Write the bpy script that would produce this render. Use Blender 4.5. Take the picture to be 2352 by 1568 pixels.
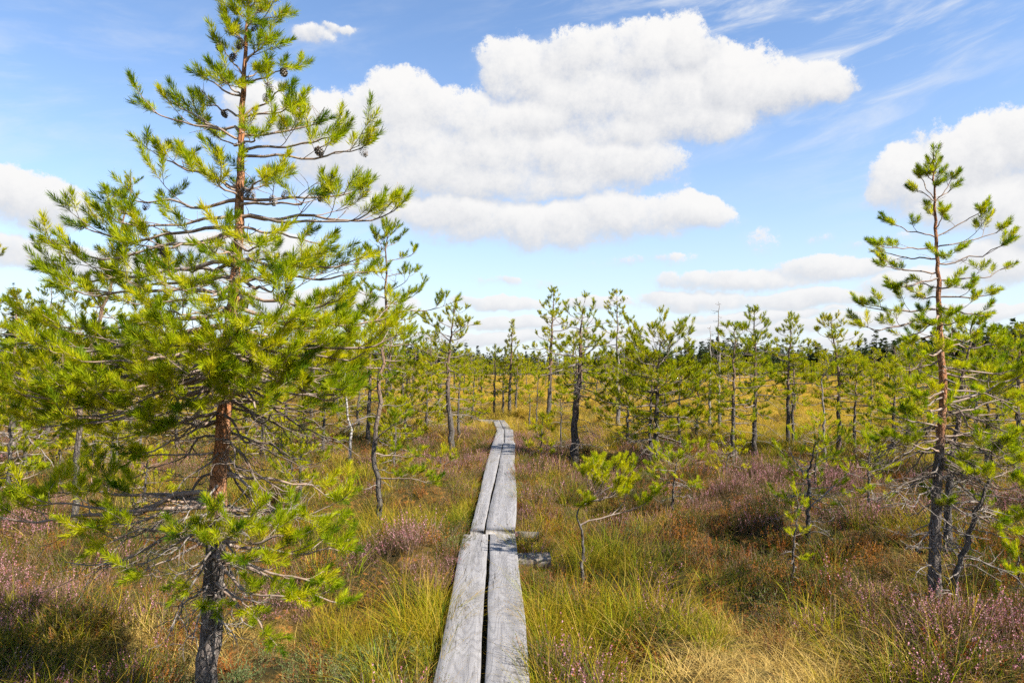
import bpy, math, random
import numpy as np

# ------------------------------------------------------------------ camera, sky, sun, exposure
SC = bpy.context.scene
for o in list(bpy.data.objects):
    bpy.data.objects.remove(o)
COL = SC.collection
F, UC, VC, VH = 1568.0, 1176.0, 784.0, 830.0      # focal length, centre and horizon of the photo at 2352 px width
CAMZ = 1.85
PITCH = math.atan((VH - VC) / F)
SUN_EL, SUN_AZ = math.radians(42), math.radians(121)   # azimuth clockwise from +Y

cam = bpy.data.cameras.new('camera')
cam.sensor_width = 36.0
cam.lens = 24.0
cam.clip_start = 0.05
cam.clip_end = 6000
camo = bpy.data.objects.new('camera', cam)
COL.objects.link(camo)
camo.location = (0, 0, CAMZ)
camo.rotation_euler = (math.pi / 2 + PITCH, 0, 0)
SC.camera = camo

SC.view_settings.view_transform = 'Standard'
SC.view_settings.look = 'None'
SC.view_settings.exposure = 1.45
SC.view_settings.gamma = 1.0
SC.view_settings.use_curve_mapping = False
SC.render.engine = 'CYCLES'
SC.cycles.use_denoising = False
SC.cycles.max_bounces = 4
SC.cycles.diffuse_bounces = 2
SC.cycles.glossy_bounces = 1
SC.cycles.transmission_bounces = 3
SC.cycles.transparent_max_bounces = 4
SC.cycles.sample_clamp_indirect = 4.0
SC.cycles.use_adaptive_sampling = True
SC.cycles.adaptive_threshold = 0.016
SC.cycles.adaptive_min_samples = 12

SUN = bpy.data.lights.new('sun', 'SUN')
SUN.energy = 5.0
SUN.angle = math.radians(0.53)
SUN.color = (1.0, 0.925, 0.81)
suno = bpy.data.objects.new('sun', SUN)
COL.objects.link(suno)
suno.location = (20, -10, 30)
suno.rotation_euler = (math.pi / 2 - SUN_EL, 0, math.pi - SUN_AZ)

SKY_STRENGTH = 0.082


def pix_dir(u, v):
    a, b = u - UC, VC - v
    c, s = math.cos(PITCH), math.sin(PITCH)
    return (a, F * c - b * s, F * s + b * c)


class NT:
    """small helper for building node trees"""
    def __init__(self, tree):
        self.t = tree
        self.n = tree.nodes
        self.l = tree.links

    def new(self, typ, **kw):
        n = self.n.new(typ)
        for k, v in kw.items():
            setattr(n, k, v)
        return n

    def put(self, sock, v):
        if isinstance(v, bpy.types.NodeSocket):
            self.l.new(v, sock)
        else:
            sock.default_value = v

    def math(self, op, a, b=None, c=None, clamp=False):
        n = self.new('ShaderNodeMath', operation=op, use_clamp=clamp)
        for i, v in enumerate((a, b, c)):
            if v is not None:
                self.put(n.inputs[i], v)
        return n.outputs[0]

    def vmath(self, op, a, b=None, c=None):
        n = self.new('ShaderNodeVectorMath', operation=op)
        for i, v in enumerate((a, b, c)):
            if v is not None:
                self.put(n.inputs[i], v)
        return n.outputs['Value'] if op in ('DOT_PRODUCT', 'LENGTH') else n.outputs[0]

    def noise(self, vec, scale, detail=4, rough=0.55, dist=0.0, out='Fac'):
        n = self.new('ShaderNodeTexNoise')
        if vec is not None:
            self.put(n.inputs['Vector'], vec)
        n.inputs['Scale'].default_value = scale
        n.inputs['Detail'].default_value = detail
        n.inputs['Roughness'].default_value = rough
        n.inputs['Distortion'].default_value = dist
        return n.outputs[0 if out == 'Fac' else 1]

    def mix(self, fac, a, b, blend='MIX'):
        n = self.new('ShaderNodeMix', data_type='RGBA', blend_type=blend)
        self.put(n.inputs[0], fac)
        self.put(n.inputs[6], a if isinstance(a, bpy.types.NodeSocket) else tuple(a) + (1,) * (4 - len(a)))
        self.put(n.inputs[7], b if isinstance(b, bpy.types.NodeSocket) else tuple(b) + (1,) * (4 - len(b)))
        return n.outputs[2]

    def ramp(self, v, a, b, lo=0.0, hi=1.0, smooth=True):
        n = self.new('ShaderNodeMapRange', interpolation_type='SMOOTHSTEP' if smooth else 'LINEAR')
        self.put(n.inputs[0], v)
        self.put(n.inputs[1], a); self.put(n.inputs[2], b)
        self.put(n.inputs[3], lo); self.put(n.inputs[4], hi)
        return n.outputs[0]

    def sep(self, v):
        n = self.new('ShaderNodeSeparateXYZ')
        self.put(n.inputs[0], v)
        return n.outputs

    def comb(self, x, y, z):
        n = self.new('ShaderNodeCombineXYZ')
        for i, v in enumerate((x, y, z)):
            self.put(n.inputs[i], v)
        return n.outputs[0]


# cumulus lobes: where they stand in the sky (given as photo pixel, radii in pixels)
CLOUDS = [
    (1215, 160, 110, 70), (1330, 130, 120, 65), (1470, 125, 130, 75), (1570, 105, 75, 60), (1660, 190, 150, 75),
    (1790, 200, 150, 55), (1880, 210, 90, 38), (1500, 230, 290, 85), (1350, 210, 230, 110), (1590, 275, 160, 55),
    (1170, 165, 60, 45),
    (760, 265, 130, 75), (900, 265, 120, 80), (1010, 260, 150, 70), (900, 340, 240, 95), (1090, 270, 130, 90),
    (1100, 350, 260, 110), (1280, 360, 200, 85), (1180, 420, 290, 50), (1450, 370, 150, 62), (640, 250, 110, 60),
    (1250, 515, 290, 55), (1440, 500, 190, 55), (1060, 490, 150, 42), (1590, 500, 110, 38), (860, 470, 160, 40),
    (2090, 400, 90, 70), (2230, 360, 130, 75), (2340, 320, 120, 65), (2260, 470, 190, 62), (2380, 500, 150, 70),
    (2480, 380, 170, 110),
    (90, 465, 125, 52), (-20, 440, 130, 60), (60, 575, 190, 30), (-160, 500, 150, 60), (330, 620, 230, 35),
    (1000, 400, 330, 60), (1230, 265, 170, 70), (1420, 300, 200, 55), (1690, 645, 190, 28), (1930, 615, 170, 30), (1620, 690, 170, 20), (1850, 690, 230, 20), (2110, 660, 170, 34),
    (1150, 690, 110, 15), (1370, 690, 90, 16), (1950, 742, 270, 18), (1230, 735, 200, 18), (1640, 745, 170, 16),
    (1430, 762, 260, 13), (1760, 722, 190, 13), (2230, 722, 200, 16), (560, 560, 200, 30), (2300, 600, 150, 42), (720, 690, 260, 35), (1180, 775, 240, 18), (1560, 785, 260, 15), (2100, 785, 260, 16),
    # beyond the frame: the same broken cumulus goes on round and overhead
    (-500, 300, 260, 110), (-420, 560, 230, 60), (-900, 420, 300, 110), (2800, 560, 260, 70), (2900, 250, 240, 110),
    (3400, 420, 330, 120), (300, -420, 300, 120), (1500, -620, 330, 120), (2600, -350, 320, 130), (-600, -250, 280, 110),
]

# thin, half-dissolved scraps
SCRAPS = [(1755, 550, 60, 55), (1900, 547, 50, 26), (725, 78, 80, 24), (785, 62, 60, 18), (1420, 420, 220, 60), (660, 300, 160, 90), (2150, 320, 110, 70), (1190, 640, 200, 20), (1480, 600, 200, 22), (2000, 560, 160, 20)]


def ang(u, v):
    x, y, z = pix_dir(u, v)
    return math.atan2(x, y), math.atan2(z, math.hypot(x, y))


def build_world():
    w = bpy.data.worlds.new('World')
    SC.world = w
    w.use_nodes = True
    k = NT(w.node_tree)
    k.n.clear()
    out = k.new('ShaderNodeOutputWorld')
    bg = k.new('ShaderNodeBackground')
    bg.inputs['Strength'].default_value = SKY_STRENGTH
    sky = k.new('ShaderNodeTexSky', sky_type='NISHITA')
    sky.sun_disc = False
    sky.sun_elevation = SUN_EL
    sky.sun_rotation = SUN_AZ
    sky.altitude = 50
    sky.air_density = 1.0
    sky.dust_density = 0.0
    sky.ozone_density = 1.5
    tc = k.new('ShaderNodeTexCoord')
    dirv = tc.outputs['Generated']
    x, y, z = k.sep(dirv)
    # the half of the sky behind the viewer carries the same broken cumulus
    ay = k.math('ABSOLUTE', y)
    az = k.math('ARCTAN2', x, ay)
    el = k.math('ARCSINE', z)
    P = k.comb(az, el, 0.0)
    wob = k.vmath('SUBTRACT', k.noise(dirv, 7.0, 4, 0.6, out='Color'), (0.5, 0.5, 0.5))
    pw = k.vmath('MULTIPLY_ADD', wob, (0.11, 0.06, 0.0), P)
    wx, wy, _ = k.sep(pw)
    A3, E3 = k.comb(wx, wx, wx), k.comb(wy, wy, wy)
    # three lobes at a time: squared distance here (q) and a little nearer the sun (qs)
    q = qs = None
    lobes = [(CLOUDS[i:i + 3], 0) for i in range(0, len(CLOUDS), 3)] + [(SCRAPS[i:i + 3], 1) for i in range(0, len(SCRAPS), 3)]
    for grp, soft in lobes:
        ca, cb, cc, cd = [], [], [], []
        for (u, v, ru, rv) in grp:
            a, e = ang(u, v)
            ia, ie = F / ru, F / rv
            ia *= 1.0 / max(0.55, math.cos(a) ** 2)
            ca.append(ia); cb.append(-a * ia); cc.append(ie); cd.append(-e * ie)
        while len(ca) < 3:
            ca.append(1.0); cb.append(50.0); cc.append(1.0); cd.append(50.0)
        av = k.vmath('MULTIPLY_ADD', A3, tuple(ca), tuple(cb))
        ev = k.vmath('MULTIPLY_ADD', E3, tuple(cc), tuple(cd))
        qq = k.vmath('MULTIPLY_ADD', ev, ev, k.vmath('MULTIPLY', av, av))
        if soft:
            qq = k.vmath('ADD', qq, (0.72, 0.72, 0.72))
        q1 = k.vmath('MULTIPLY_ADD', ev, (0.62, 0.62, 0.62), qq)
        q1 = k.vmath('MULTIPLY_ADD', av, (0.16, 0.16, 0.16), q1)
        q = qq if q is None else k.vmath('MINIMUM', q, qq)
        qs = q1 if qs is None else k.vmath('MINIMUM', qs, q1)

    def least(v):
        a_, b_, c_ = k.sep(v)
        return k.math('SMOOTH_MIN', k.math('SMOOTH_MIN', a_, b_, .3), c_, .3)
    n1 = k.noise(dirv, 12.0, 9, 0.74)
    n1s = k.noise(k.vmath('ADD', dirv, (0.012, 0.0, 0.020)), 12.0, 5, 0.74)
    d0 = k.math('SUBTRACT', 1.10, k.math('MINIMUM', least(q), 3.5))
    d0 = k.math('MULTIPLY_ADD', k.math('SUBTRACT', n1, 0.5), 3.3, d0)
    d1 = k.math('SUBTRACT', 1.10, k.math('MINIMUM', least(qs), 3.5))
    d1 = k.math('MULTIPLY_ADD', k.math('SUBTRACT', n1s, 0.5), 3.3, d1)
    lit = k.math('MULTIPLY_ADD', k.math('SUBTRACT', n1, n1s), -2.0, k.math('SUBTRACT', d0, d1))
    lit = k.ramp(lit, -0.90, 0.50)
    alpha = k.math('MULTIPLY_ADD', lit, k.math('SUBTRACT', k.ramp(d0, 0.0, 0.40), k.ramp(d0, -0.45, 1.0)), k.ramp(d0, -0.45, 1.0), clamp=True)
    thick = k.ramp(d0, 0.3, 1.6)
    cl = k.mix(lit, (0.60, 0.63, 0.70), (1.0, 0.99, 0.98))
    cl = k.mix(k.math('MULTIPLY', thick, 0.35), cl, (1.0, 0.99, 0.98))
    # high thin cirrus: streaked, patchy
    cp = k.vmath('MULTIPLY', k.comb(k.math('MULTIPLY_ADD', el, 0.9, az), k.math('MULTIPLY_ADD', az, -0.22, el), 0.0), (2.4, 11.0, 1.0))
    cw = k.noise(cp, 1.1, 2, 0.5, out='Color')
    cp = k.vmath('MULTIPLY_ADD', cw, (0.5, 1.0, 0.0), cp)
    ci = k.noise(cp, 2.0, 6, 0.62)
    cm = k.noise(P, 2.3, 1, 0.5)
    ca, ce = ang(1850, 60)
    qc = k.vmath('MULTIPLY_ADD', P, (3.4, 10.0, 0), (-ca * 3.4, -ce * 10.0, 0))
    qc = k.math('MULTIPLY', k.vmath('DOT_PRODUCT', qc, qc), -1.0)
    qc = k.math('EXPONENT', qc)
    cm = k.math('MULTIPLY_ADD', qc, 0.55, k.math('MULTIPLY', k.ramp(cm, 0.36, 0.70), 0.22))
    cir = k.math('MULTIPLY', k.ramp(ci, 0.42, 0.78), cm)
    cir = k.math('MULTIPLY', cir, 1.9, clamp=True)
    cir = k.math('MULTIPLY', cir, k.ramp(el, 0.0, 0.12))
    hue = k.mix(1.0, sky.outputs[0], (0.77, 0.895, 1.03), 'MULTIPLY')
    s = 0.97 / SKY_STRENGTH / 2 ** SC.view_settings.exposure
    white = k.mix(1.0, (s * 1.0, s * 1.0, s * 1.0), (1, 1, 1), 'MULTIPLY')
    clc = k.mix(1.0, cl, white, 'MULTIPLY')
    c = k.mix(cir, hue, (s * 0.93, s * 0.95, s * 0.98))
    veil = k.math('MULTIPLY', k.math('EXPONENT', k.math('MULTIPLY', k.math('MAXIMUM', el, 0.0), -7.0)), 0.86)
    c = k.mix(veil, c, (s * 0.76, s * 0.845, s * 0.96))
    c = k.mix(alpha, c, clc)
    c = k.mix(k.math('MULTIPLY', veil, .62), c, (s * 0.90, s * 0.94, s * 0.99))
    k.put(bg.inputs['Color'], c)
    k.put(out.inputs[0], bg.outputs[0])
    w.cycles.sampling_method = 'MANUAL'
    w.cycles.sample_map_resolution = 512


build_world()

# ------------------------------------------------------------------ placement helpers
rng = np.random.default_rng(7)


def at(u, v, d):
    """world point seen at photo pixel (u,v) standing d metres ahead"""
    x, y, z = pix_dir(u, v)
    return np.array((x * d / y, d, CAMZ + z * d / y))


def depth_of(v, z=0.20):
    x, y, zz = pix_dir(UC, v)
    return (CAMZ - z) * y / -zz


_perm = np.random.default_rng(3).random((256, 256))


def vnoise(x, y, s):
    x = np.asarray(x, float) * s + 71.3
    y = np.asarray(y, float) * s + 37.7
    xi, yi = np.floor(x).astype(int), np.floor(y).astype(int)
    fx, fy = x - xi, y - yi
    fx = fx * fx * (3 - 2 * fx); fy = fy * fy * (3 - 2 * fy)
    a = _perm[xi % 256, yi % 256]; b = _perm[(xi + 1) % 256, yi % 256]
    c = _perm[xi % 256, (yi + 1) % 256]; d = _perm[(xi + 1) % 256, (yi + 1) % 256]
    return (a * (1 - fx) + b * fx) * (1 - fy) + (c * (1 - fx) + d * fx) * fy


# boardwalk sections: (x,y) of centre at both ends, width at both ends, height of top
WALK = [((-0.085, -1.2), (-0.146, 3.5), .49, .49), ]
SECTIONS = [
    ((-0.02, -2.2), (-0.085, 0.75), .50, .50, .190),
    ((-0.085, 0.78), (-0.220, 6.60), .490, .498, .200),
    ((-0.188, 6.625), (-0.165, 13.70), .430, .455, .222),
    ((-0.175, 13.72), (-0.165, 16.60), .44, .38, .205),
    ((-0.175, 16.62), (-0.38, 19.60), .38, .32, .18),
    ((-0.55, 19.75), (-1.72, 25.1), .46, .46, .075),
    ((-1.70, 25.3), (-0.98, 29.3), .46, .46, .07),
]


def walk_dist(x, y):
    x = np.asarray(x, float); y = np.asarray(y, float)
    best = np.full(x.shape, 99.0)
    for (a, b, w0, w1, z) in SECTIONS:
        dx, dy = b[0] - a[0], b[1] - a[1]
        L2 = dx * dx + dy * dy
        t = np.clip(((x - a[0]) * dx + (y - a[1]) * dy) / L2, 0, 1)
        best = np.minimum(best, np.hypot(x - a[0] - t * dx, y - a[1] - t * dy))
    return best


def ground_z(x, y):
    x = np.asarray(x, float); y = np.asarray(y, float)
    d = np.hypot(x, y)
    fade = np.exp(-d / 70.0)
    h = (vnoise(x, y, 0.55) - .5) * .34 + (vnoise(x, y, 1.5) - .5) * .26 + (vnoise(x, y, 4.1) - .5) * .09 + .02
    w = np.clip((walk_dist(x, y) - .18) / .6, 0, 1)
    h = h * (0.30 + .70 * w) + (1 - w) * 0.115
    h = np.where(w < .5, np.minimum(h, 0.148), h)
    dip = np.clip(d - 55, 0, None)
    dip = -dip * dip / (dip + 60) * 0.022
    return h * (.25 + .75 * fade) + dip


# ------------------------------------------------------------------ mesh helpers
def mesh_obj(name, verts, faces_flat, sizes, mat, parent=None, smooth=False, attrs=None, matidx=None):
    me = bpy.data.meshes.new(name)
    verts = np.asarray(verts, np.float32)
    nv, nl, nf = len(verts), len(faces_flat), len(sizes)
    me.vertices.add(nv)
    me.vertices.foreach_set('co', verts.ravel())
    me.loops.add(nl)
    me.loops.foreach_set('vertex_index', np.asarray(faces_flat, np.int32))
    me.polygons.add(nf)
    sizes = np.asarray(sizes, np.int32)
    starts = np.zeros(nf, np.int32)
    starts[1:] = np.cumsum(sizes)[:-1]
    me.polygons.foreach_set('loop_start', starts)
    for m in (mat if isinstance(mat, (list, tuple)) else [mat]):
        me.materials.append(m)
    if matidx is not None:
        me.polygons.foreach_set('material_index', np.asarray(matidx, np.int32))
    if smooth:
        me.polygons.foreach_set('use_smooth', np.ones(nf, bool))
    for k, v in (attrs or {}).items():
        a = me.attributes.new(k, 'FLOAT', 'POINT')
        a.data.foreach_set('value', np.asarray(v, np.float32))
    me.update(calc_edges=True)
    ob = bpy.data.objects.new(name, me)
    if parent is not False:
        COL.objects.link(ob)
        if parent is not None:
            ob.parent = parent
    return ob


def empty(name, loc, label=None, cat=None, group=None, kind=None):
    o = bpy.data.objects.new(name, None)
    o.empty_display_size = 0.1
    o.location = loc
    COL.objects.link(o)
    tag(o, label, cat, group, kind)
    return o


def tag(o, label=None, cat=None, group=None, kind=None):
    for k, v in (('label', label), ('category', cat), ('group', group), ('kind', kind)):
        if v:
            o[k] = v


def tubes(pts, rad, k):
    """pts (M,n,3), rad (M,n) -> verts, quads"""
    M, n, _ = pts.shape
    t = np.gradient(pts, axis=1)
    t /= np.linalg.norm(t, axis=2, keepdims=True) + 1e-9
    ref = np.zeros_like(t)
    main = np.abs((pts[:, -1] - pts[:, 0]))
    vert = main[:, 2] > np.hypot(main[:, 0], main[:, 1])
    ref[vert] = (1, 0, 0)
    ref[~vert] = (0, 0, 1)
    a = np.cross(t, ref); a /= np.linalg.norm(a, axis=2, keepdims=True) + 1e-9
    b = np.cross(t, a)
    ph = np.arange(k) * 2 * math.pi / k
    ring = a[:, :, None, :] * np.cos(ph)[None, None, :, None] + b[:, :, None, :] * np.sin(ph)[None, None, :, None]
    V = pts[:, :, None, :] + ring * rad[:, :, None, None]
    idx = np.arange(M * n * k).reshape(M, n, k)
    q = np.stack([idx[:, :-1, :], np.roll(idx, -1, 2)[:, :-1, :], np.roll(idx, -1, 2)[:, 1:, :], idx[:, 1:, :]], -1)
    return V.reshape(-1, 3), q.reshape(-1, 4)


class Wood:
    """collects twig polylines by point count and the shoots that bear needles"""
    def __init__(self):
        self.poly = {}
        self.shoots = []

    def add(self, pts, r0, r1):
        pts = np.asarray(pts)
        self.poly.setdefault(len(pts), []).append((pts, np.linspace(r0, r1, len(pts))))

    def shoot(self, p, d, L, w=1.0):
        self.shoots.append((p[0], p[1], p[2], d[0], d[1], d[2], L, w))

    def mesh(self, name, mat, parent, origin, sides=None):
        Vs, Qs, off = [], [], 0
        for n, lst in self.poly.items():
            P = np.array([a for a, _ in lst]) - origin
            R = np.array([b for _, b in lst])
            k = (sides or {}).get(n, 6 if n >= 8 else (4 if n >= 5 else 3))
            V, Q = tubes(P, R, k)
            Vs.append(V); Qs.append(Q + off); off += len(V)
        if not Vs:
            return None
        V = np.concatenate(Vs); Q = np.concatenate(Qs)
        return mesh_obj(name, V, Q.ravel(), np.full(len(Q), 4), mat, parent, smooth=True)

    def needles(self, name, mat, parent, origin, n, ln, wd, seed, kite=False, yellow=0.0):
        if not self.shoots:
            return None
        r = np.random.default_rng(seed)
        S = np.array(self.shoots)
        S[:, :3] -= origin
        M = len(S)
        D = S[:, 3:6] / (np.linalg.norm(S[:, 3:6], axis=1, keepdims=True) + 1e-9)
        ref = np.where(np.abs(D[:, 2:3]) > .9, np.array([[1., 0, 0]]), np.array([[0, 0, 1.]]))
        A = np.cross(D, ref); A /= np.linalg.norm(A, axis=1, keepdims=True)
        B = np.cross(D, A)
        t = r.random((M, n)) ** 0.75
        ph = r.random((M, n)) * 2 * math.pi
        an = np.radians(60 - 32 * t ** 1.4 + r.normal(0, 8, (M, n)))
        rad = A[:, None] * np.cos(ph)[..., None] + B[:, None] * np.sin(ph)[..., None]
        nd = D[:, None] * np.cos(an)[..., None] + rad * np.sin(an)[..., None]
        nd[..., 2] += 0.18
        base = S[:, None, :3] + D[:, None] * (t * S[:, 6:7])[..., None]
        L = ln * S[:, 7:8] * r.uniform(.75, 1.15, (M, n))
        tip = base + nd * L[..., None]
        sd = np.cross(nd, rad + r.normal(0, .35, (M, n, 3))); sd /= np.linalg.norm(sd, axis=2, keepdims=True) + 1e-9
        tint = np.clip(r.normal(.5, .17, M) + yellow, 0, 1)[:, None] + r.normal(0, .09, (M, n)) + (0.5 - t) * .25
        tint = np.where(r.random((M, n)) < .012, 1.6, tint)
        if kite:
            mid = base + nd * L[..., None] * .45
            w = sd * wd / 2
            V = np.stack([base, mid + w, tip, mid - w], 2).reshape(-1, 3)
            k = 4
        else:
            w = sd * wd / 2
            V = np.stack([base + w, tip, base - w], 2).reshape(-1, 3)
            k = 3
        Fc = np.arange(len(V))
        return mesh_obj(name, V, Fc, np.full(len(V) // k, k), mat, parent, attrs={'tint': np.repeat(tint.ravel(), k)})


# ------------------------------------------------------------------ materials
def new_mat(name):
    m = bpy.data.materials.new(name)
    m.use_nodes = True
    k = NT(m.node_tree)
    k.n.clear()
    out = k.new('ShaderNodeOutputMaterial')
    b = k.new('ShaderNodeBsdfPrincipled')
    b.inputs['Roughness'].default_value = .8
    b.inputs['Specular IOR Level'].default_value = .3
    k.put(out.inputs[0], b.outputs[0])
    return m, k, b, out


def leafy(name, colf, transl=.35, rough=.5, spec=.12, tcol=None):
    """thin leaf: diffuse front with light passing through"""
    m, k, b, out = new_mat(name)
    c = colf(k)
    k.put(b.inputs['Base Color'], c)
    b.inputs['Roughness'].default_value = rough
    b.inputs['Specular IOR Level'].default_value = spec
    tr = k.new('ShaderNodeBsdfTranslucent')
    k.put(tr.inputs[0], k.mix(1.0, c, tcol or (1.25, 1.25, .4), 'MULTIPLY'))
    mx = k.new('ShaderNodeMixShader')
    mx.inputs[0].default_value = transl
    k.put(mx.inputs[1], b.outputs[0]); k.put(mx.inputs[2], tr.outputs[0])
    k.put(out.inputs[0], mx.outputs[0])
    return m


def attr(k, name):
    n = k.new('ShaderNodeAttribute', attribute_name=name)
    return n.outputs['Fac']


def needle_col(dark, mid, yel):
    def f(k):
        t = attr(k, 'tint')
        oi = k.new('ShaderNodeObjectInfo')
        t = k.math('MULTIPLY_ADD', k.math('SUBTRACT', oi.outputs['Random'], .5), .22, t)
        c = k.mix(k.ramp(t, .15, .55), dark, mid)
        c = k.mix(k.ramp(t, .45, .95), c, yel)
        c = k.mix(k.ramp(t, 1.2, 1.4), c, (.34, .15, .03))
        return c
    return f


M_NEEDLE = leafy('pine_needles', needle_col((.075, .138, .004), (.268, .330, .005), (.490, .460, .010)), .50, .55, .14)
M_NEEDLE_FAR = leafy('pine_needles_far', needle_col((.095, .148, .005), (.285, .320, .006), (.490, .430, .010)), .42, .7, .10)


def bark_mat(name, low, mid, up, h0, h1, scale=1.0):
    m, k, b, out = new_mat(name)
    tc = k.new('ShaderNodeTexCoord')
    p = tc.outputs['Object']
    z = k.sep(p)[2]
    vo = k.new('ShaderNodeTexVoronoi', feature='DISTANCE_TO_EDGE')
    wv = k.noise(p, 9 * scale, 3, .6, out='Color')
    pv = k.vmath('MULTIPLY_ADD', wv, (.06, .06, .10), k.vmath('MULTIPLY', p, (1, 1, .38)))
    k.put(vo.inputs['Vector'], pv)
    vo.inputs['Scale'].default_value = 42 * scale
    crack = k.ramp(vo.outputs['Distance'], .0, .16)
    n = k.noise(k.vmath('MULTIPLY', p, (1, 1, .5)), 16 * scale, 6, .65)
    hz = k.math('MULTIPLY_ADD', k.math('SUBTRACT', n, .5), 1.3 * (h1 - h0), z)
    flake = k.ramp(hz, h0, h1)
    c = k.mix(k.ramp(n, .3, .7), [q * .62 for q in low], [q * 1.35 for q in low])
    c2 = k.mix(k.ramp(n, .35, .68), mid, up)
    c = k.mix(flake, c, c2)
    lich = k.noise(p, 55 * scale, 4, .6)
    c = k.mix(k.math('MULTIPLY', k.ramp(lich, .58, .68), .55), c, (.30, .30, .27))
    c = k.mix(k.math('MULTIPLY_ADD', crack, -.55, .55), c, (.03, .022, .017))
    k.put(b.inputs['Base Color'], c)
    b.inputs['Roughness'].default_value = .9
    bm = k.new('ShaderNodeBump')
    bm.inputs['Strength'].default_value = .8
    bm.inputs['Distance'].default_value = .008
    k.put(bm.inputs['Height'], k.math('ADD', crack, k.math('MULTIPLY', n, .8)))
    k.put(b.inputs['Normal'], bm.outputs[0])
    return m


M_BARK = bark_mat('pine_bark', (.110, .092, .082), (.30, .115, .040), (.29, .150, .078), 1.22, 1.50)
M_BARK_MID = bark_mat('pine_bark_mid', (.085, .074, .064), (.20, .115, .068), (.17, .13, .10), .9, 1.9, .7)
M_BARK_DARK = bark_mat('pine_bark_dark', (.060, .052, .046), (.10, .075, .06), (.20, .12, .08), .9, 1.6, .7)
M_BARK_PALE = bark_mat('pine_bark_pale', (.17, .155, .14), (.25, .22, .19), (.30, .27, .24), .5, 1.2, .7)


def twig_mat(name, a, b_, lich=.35):
    m, k, b, out = new_mat(name)
    tc = k.new('ShaderNodeTexCoord')
    n = k.noise(tc.outputs['Object'], 30, 4, .6)
    n2 = k.noise(tc.outputs['Object'], 5, 2, .5)
    c = k.mix(k.ramp(n2, .35, .65), a, b_)
    c = k.mix(k.math('MULTIPLY', k.ramp(n, .48, .62), lich), c, (.33, .32, .29))
    k.put(b.inputs['Base Color'], c)
    b.inputs['Roughness'].default_value = .85
    return m


M_TWIG = twig_mat('pine_twig', (.24, .165, .12), (.18, .14, .118))
M_TWIG_GREY = twig_mat('dead_twig', (.20, .17, .15), (.13, .105, .09), .4)
M_TWIG_BROWN = twig_mat('dead_twig_brown', (.15, .105, .08), (.10, .078, .064), .25)
M_TWIG_FAR = twig_mat('pine_twig_far', (.17, .13, .10), (.13, .105, .085))


def flat_mat(name, colf, rough=.85, spec=.2):
    m, k, b, out = new_mat(name)
    k.put(b.inputs['Base Color'], colf(k))
    b.inputs['Roughness'].default_value = rough
    b.inputs['Specular IOR Level'].default_value = spec
    return m


# ------------------------------------------------------------------ ground
def ground_mat():
    m, k, b, out = new_mat('bog_ground')
    geo = k.new('ShaderNodeNewGeometry')
    p = geo.outputs['Position']
    n1 = k.noise(p, .35, 5, .6)
    n2 = k.noise(p, 2.2, 6, .65)
    n3 = k.noise(p, 14, 6, .7)
    n4 = k.noise(p, .09, 4, .6)
    moss = k.mix(k.ramp(n2, .35, .65), (.028, .023, .007), (.085, .056, .014))
    moss = k.mix(k.ramp(n3, .52, .70), moss, (.27, .110, .028))
    moss = k.mix(k.ramp(n1, .50, .68), moss, (.060, .060, .010))
    moss = k.mix(k.math('MULTIPLY', k.ramp(n3, .52, .32), .6), moss, (.016, .013, .007))
    far = k.mix(k.ramp(n4, .35, .65), (.27, .170, .018), (.42, .225, .022))
    far = k.mix(k.ramp(n2, .45, .70), far, (.10, .090, .014))
    d = k.math('MULTIPLY', k.sep(p)[1], 1.0)
    c = k.mix(k.ramp(d, 16.0, 40.0), moss, far)
    k.put(b.inputs['Base Color'], c)
    b.inputs['Roughness'].default_value = .95
    b.inputs['Specular IOR Level'].default_value = .1
    bm = k.new('ShaderNodeBump')
    bm.inputs['Strength'].default_value = .9
    bm.inputs['Distance'].default_value = .03
    k.put(bm.inputs['Height'], n3)
    k.put(b.inputs['Normal'], bm.outputs[0])
    return m


def graded(a, b, fine, growth):
    xs = [0.0]
    s = fine
    while xs[-1] < b:
        xs.append(xs[-1] + s)
        s = max(fine, (xs[-1] - a) * growth + fine) if xs[-1] > a else fine
    return np.array(xs)


def build_ground():
    gx = graded(5, 3000, .07, .045)
    xs = np.concatenate([-gx[:0:-1], gx])
    gy = graded(12, 3000, .075, .04)
    ys = np.concatenate([-graded(1, 60, .3, .3)[:0:-1], gy])
    X, Y = np.meshgrid(xs, ys)
    Z = ground_z(X, Y)
    V = np.stack([X, Y, Z], -1).reshape(-1, 3)
    ny, nx = X.shape
    i = np.arange(ny * nx).reshape(ny, nx)
    Q = np.stack([i[:-1, :-1], i[:-1, 1:], i[1:, 1:], i[1:, :-1]], -1).reshape(-1, 4)
    o = mesh_obj('bog_ground', V, Q.ravel(), np.full(len(Q), 4), ground_mat(), None, smooth=True)
    tag(o, 'uneven mossy bog ground with low hummocks', None, None, 'structure')
    return o


build_ground()


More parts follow.
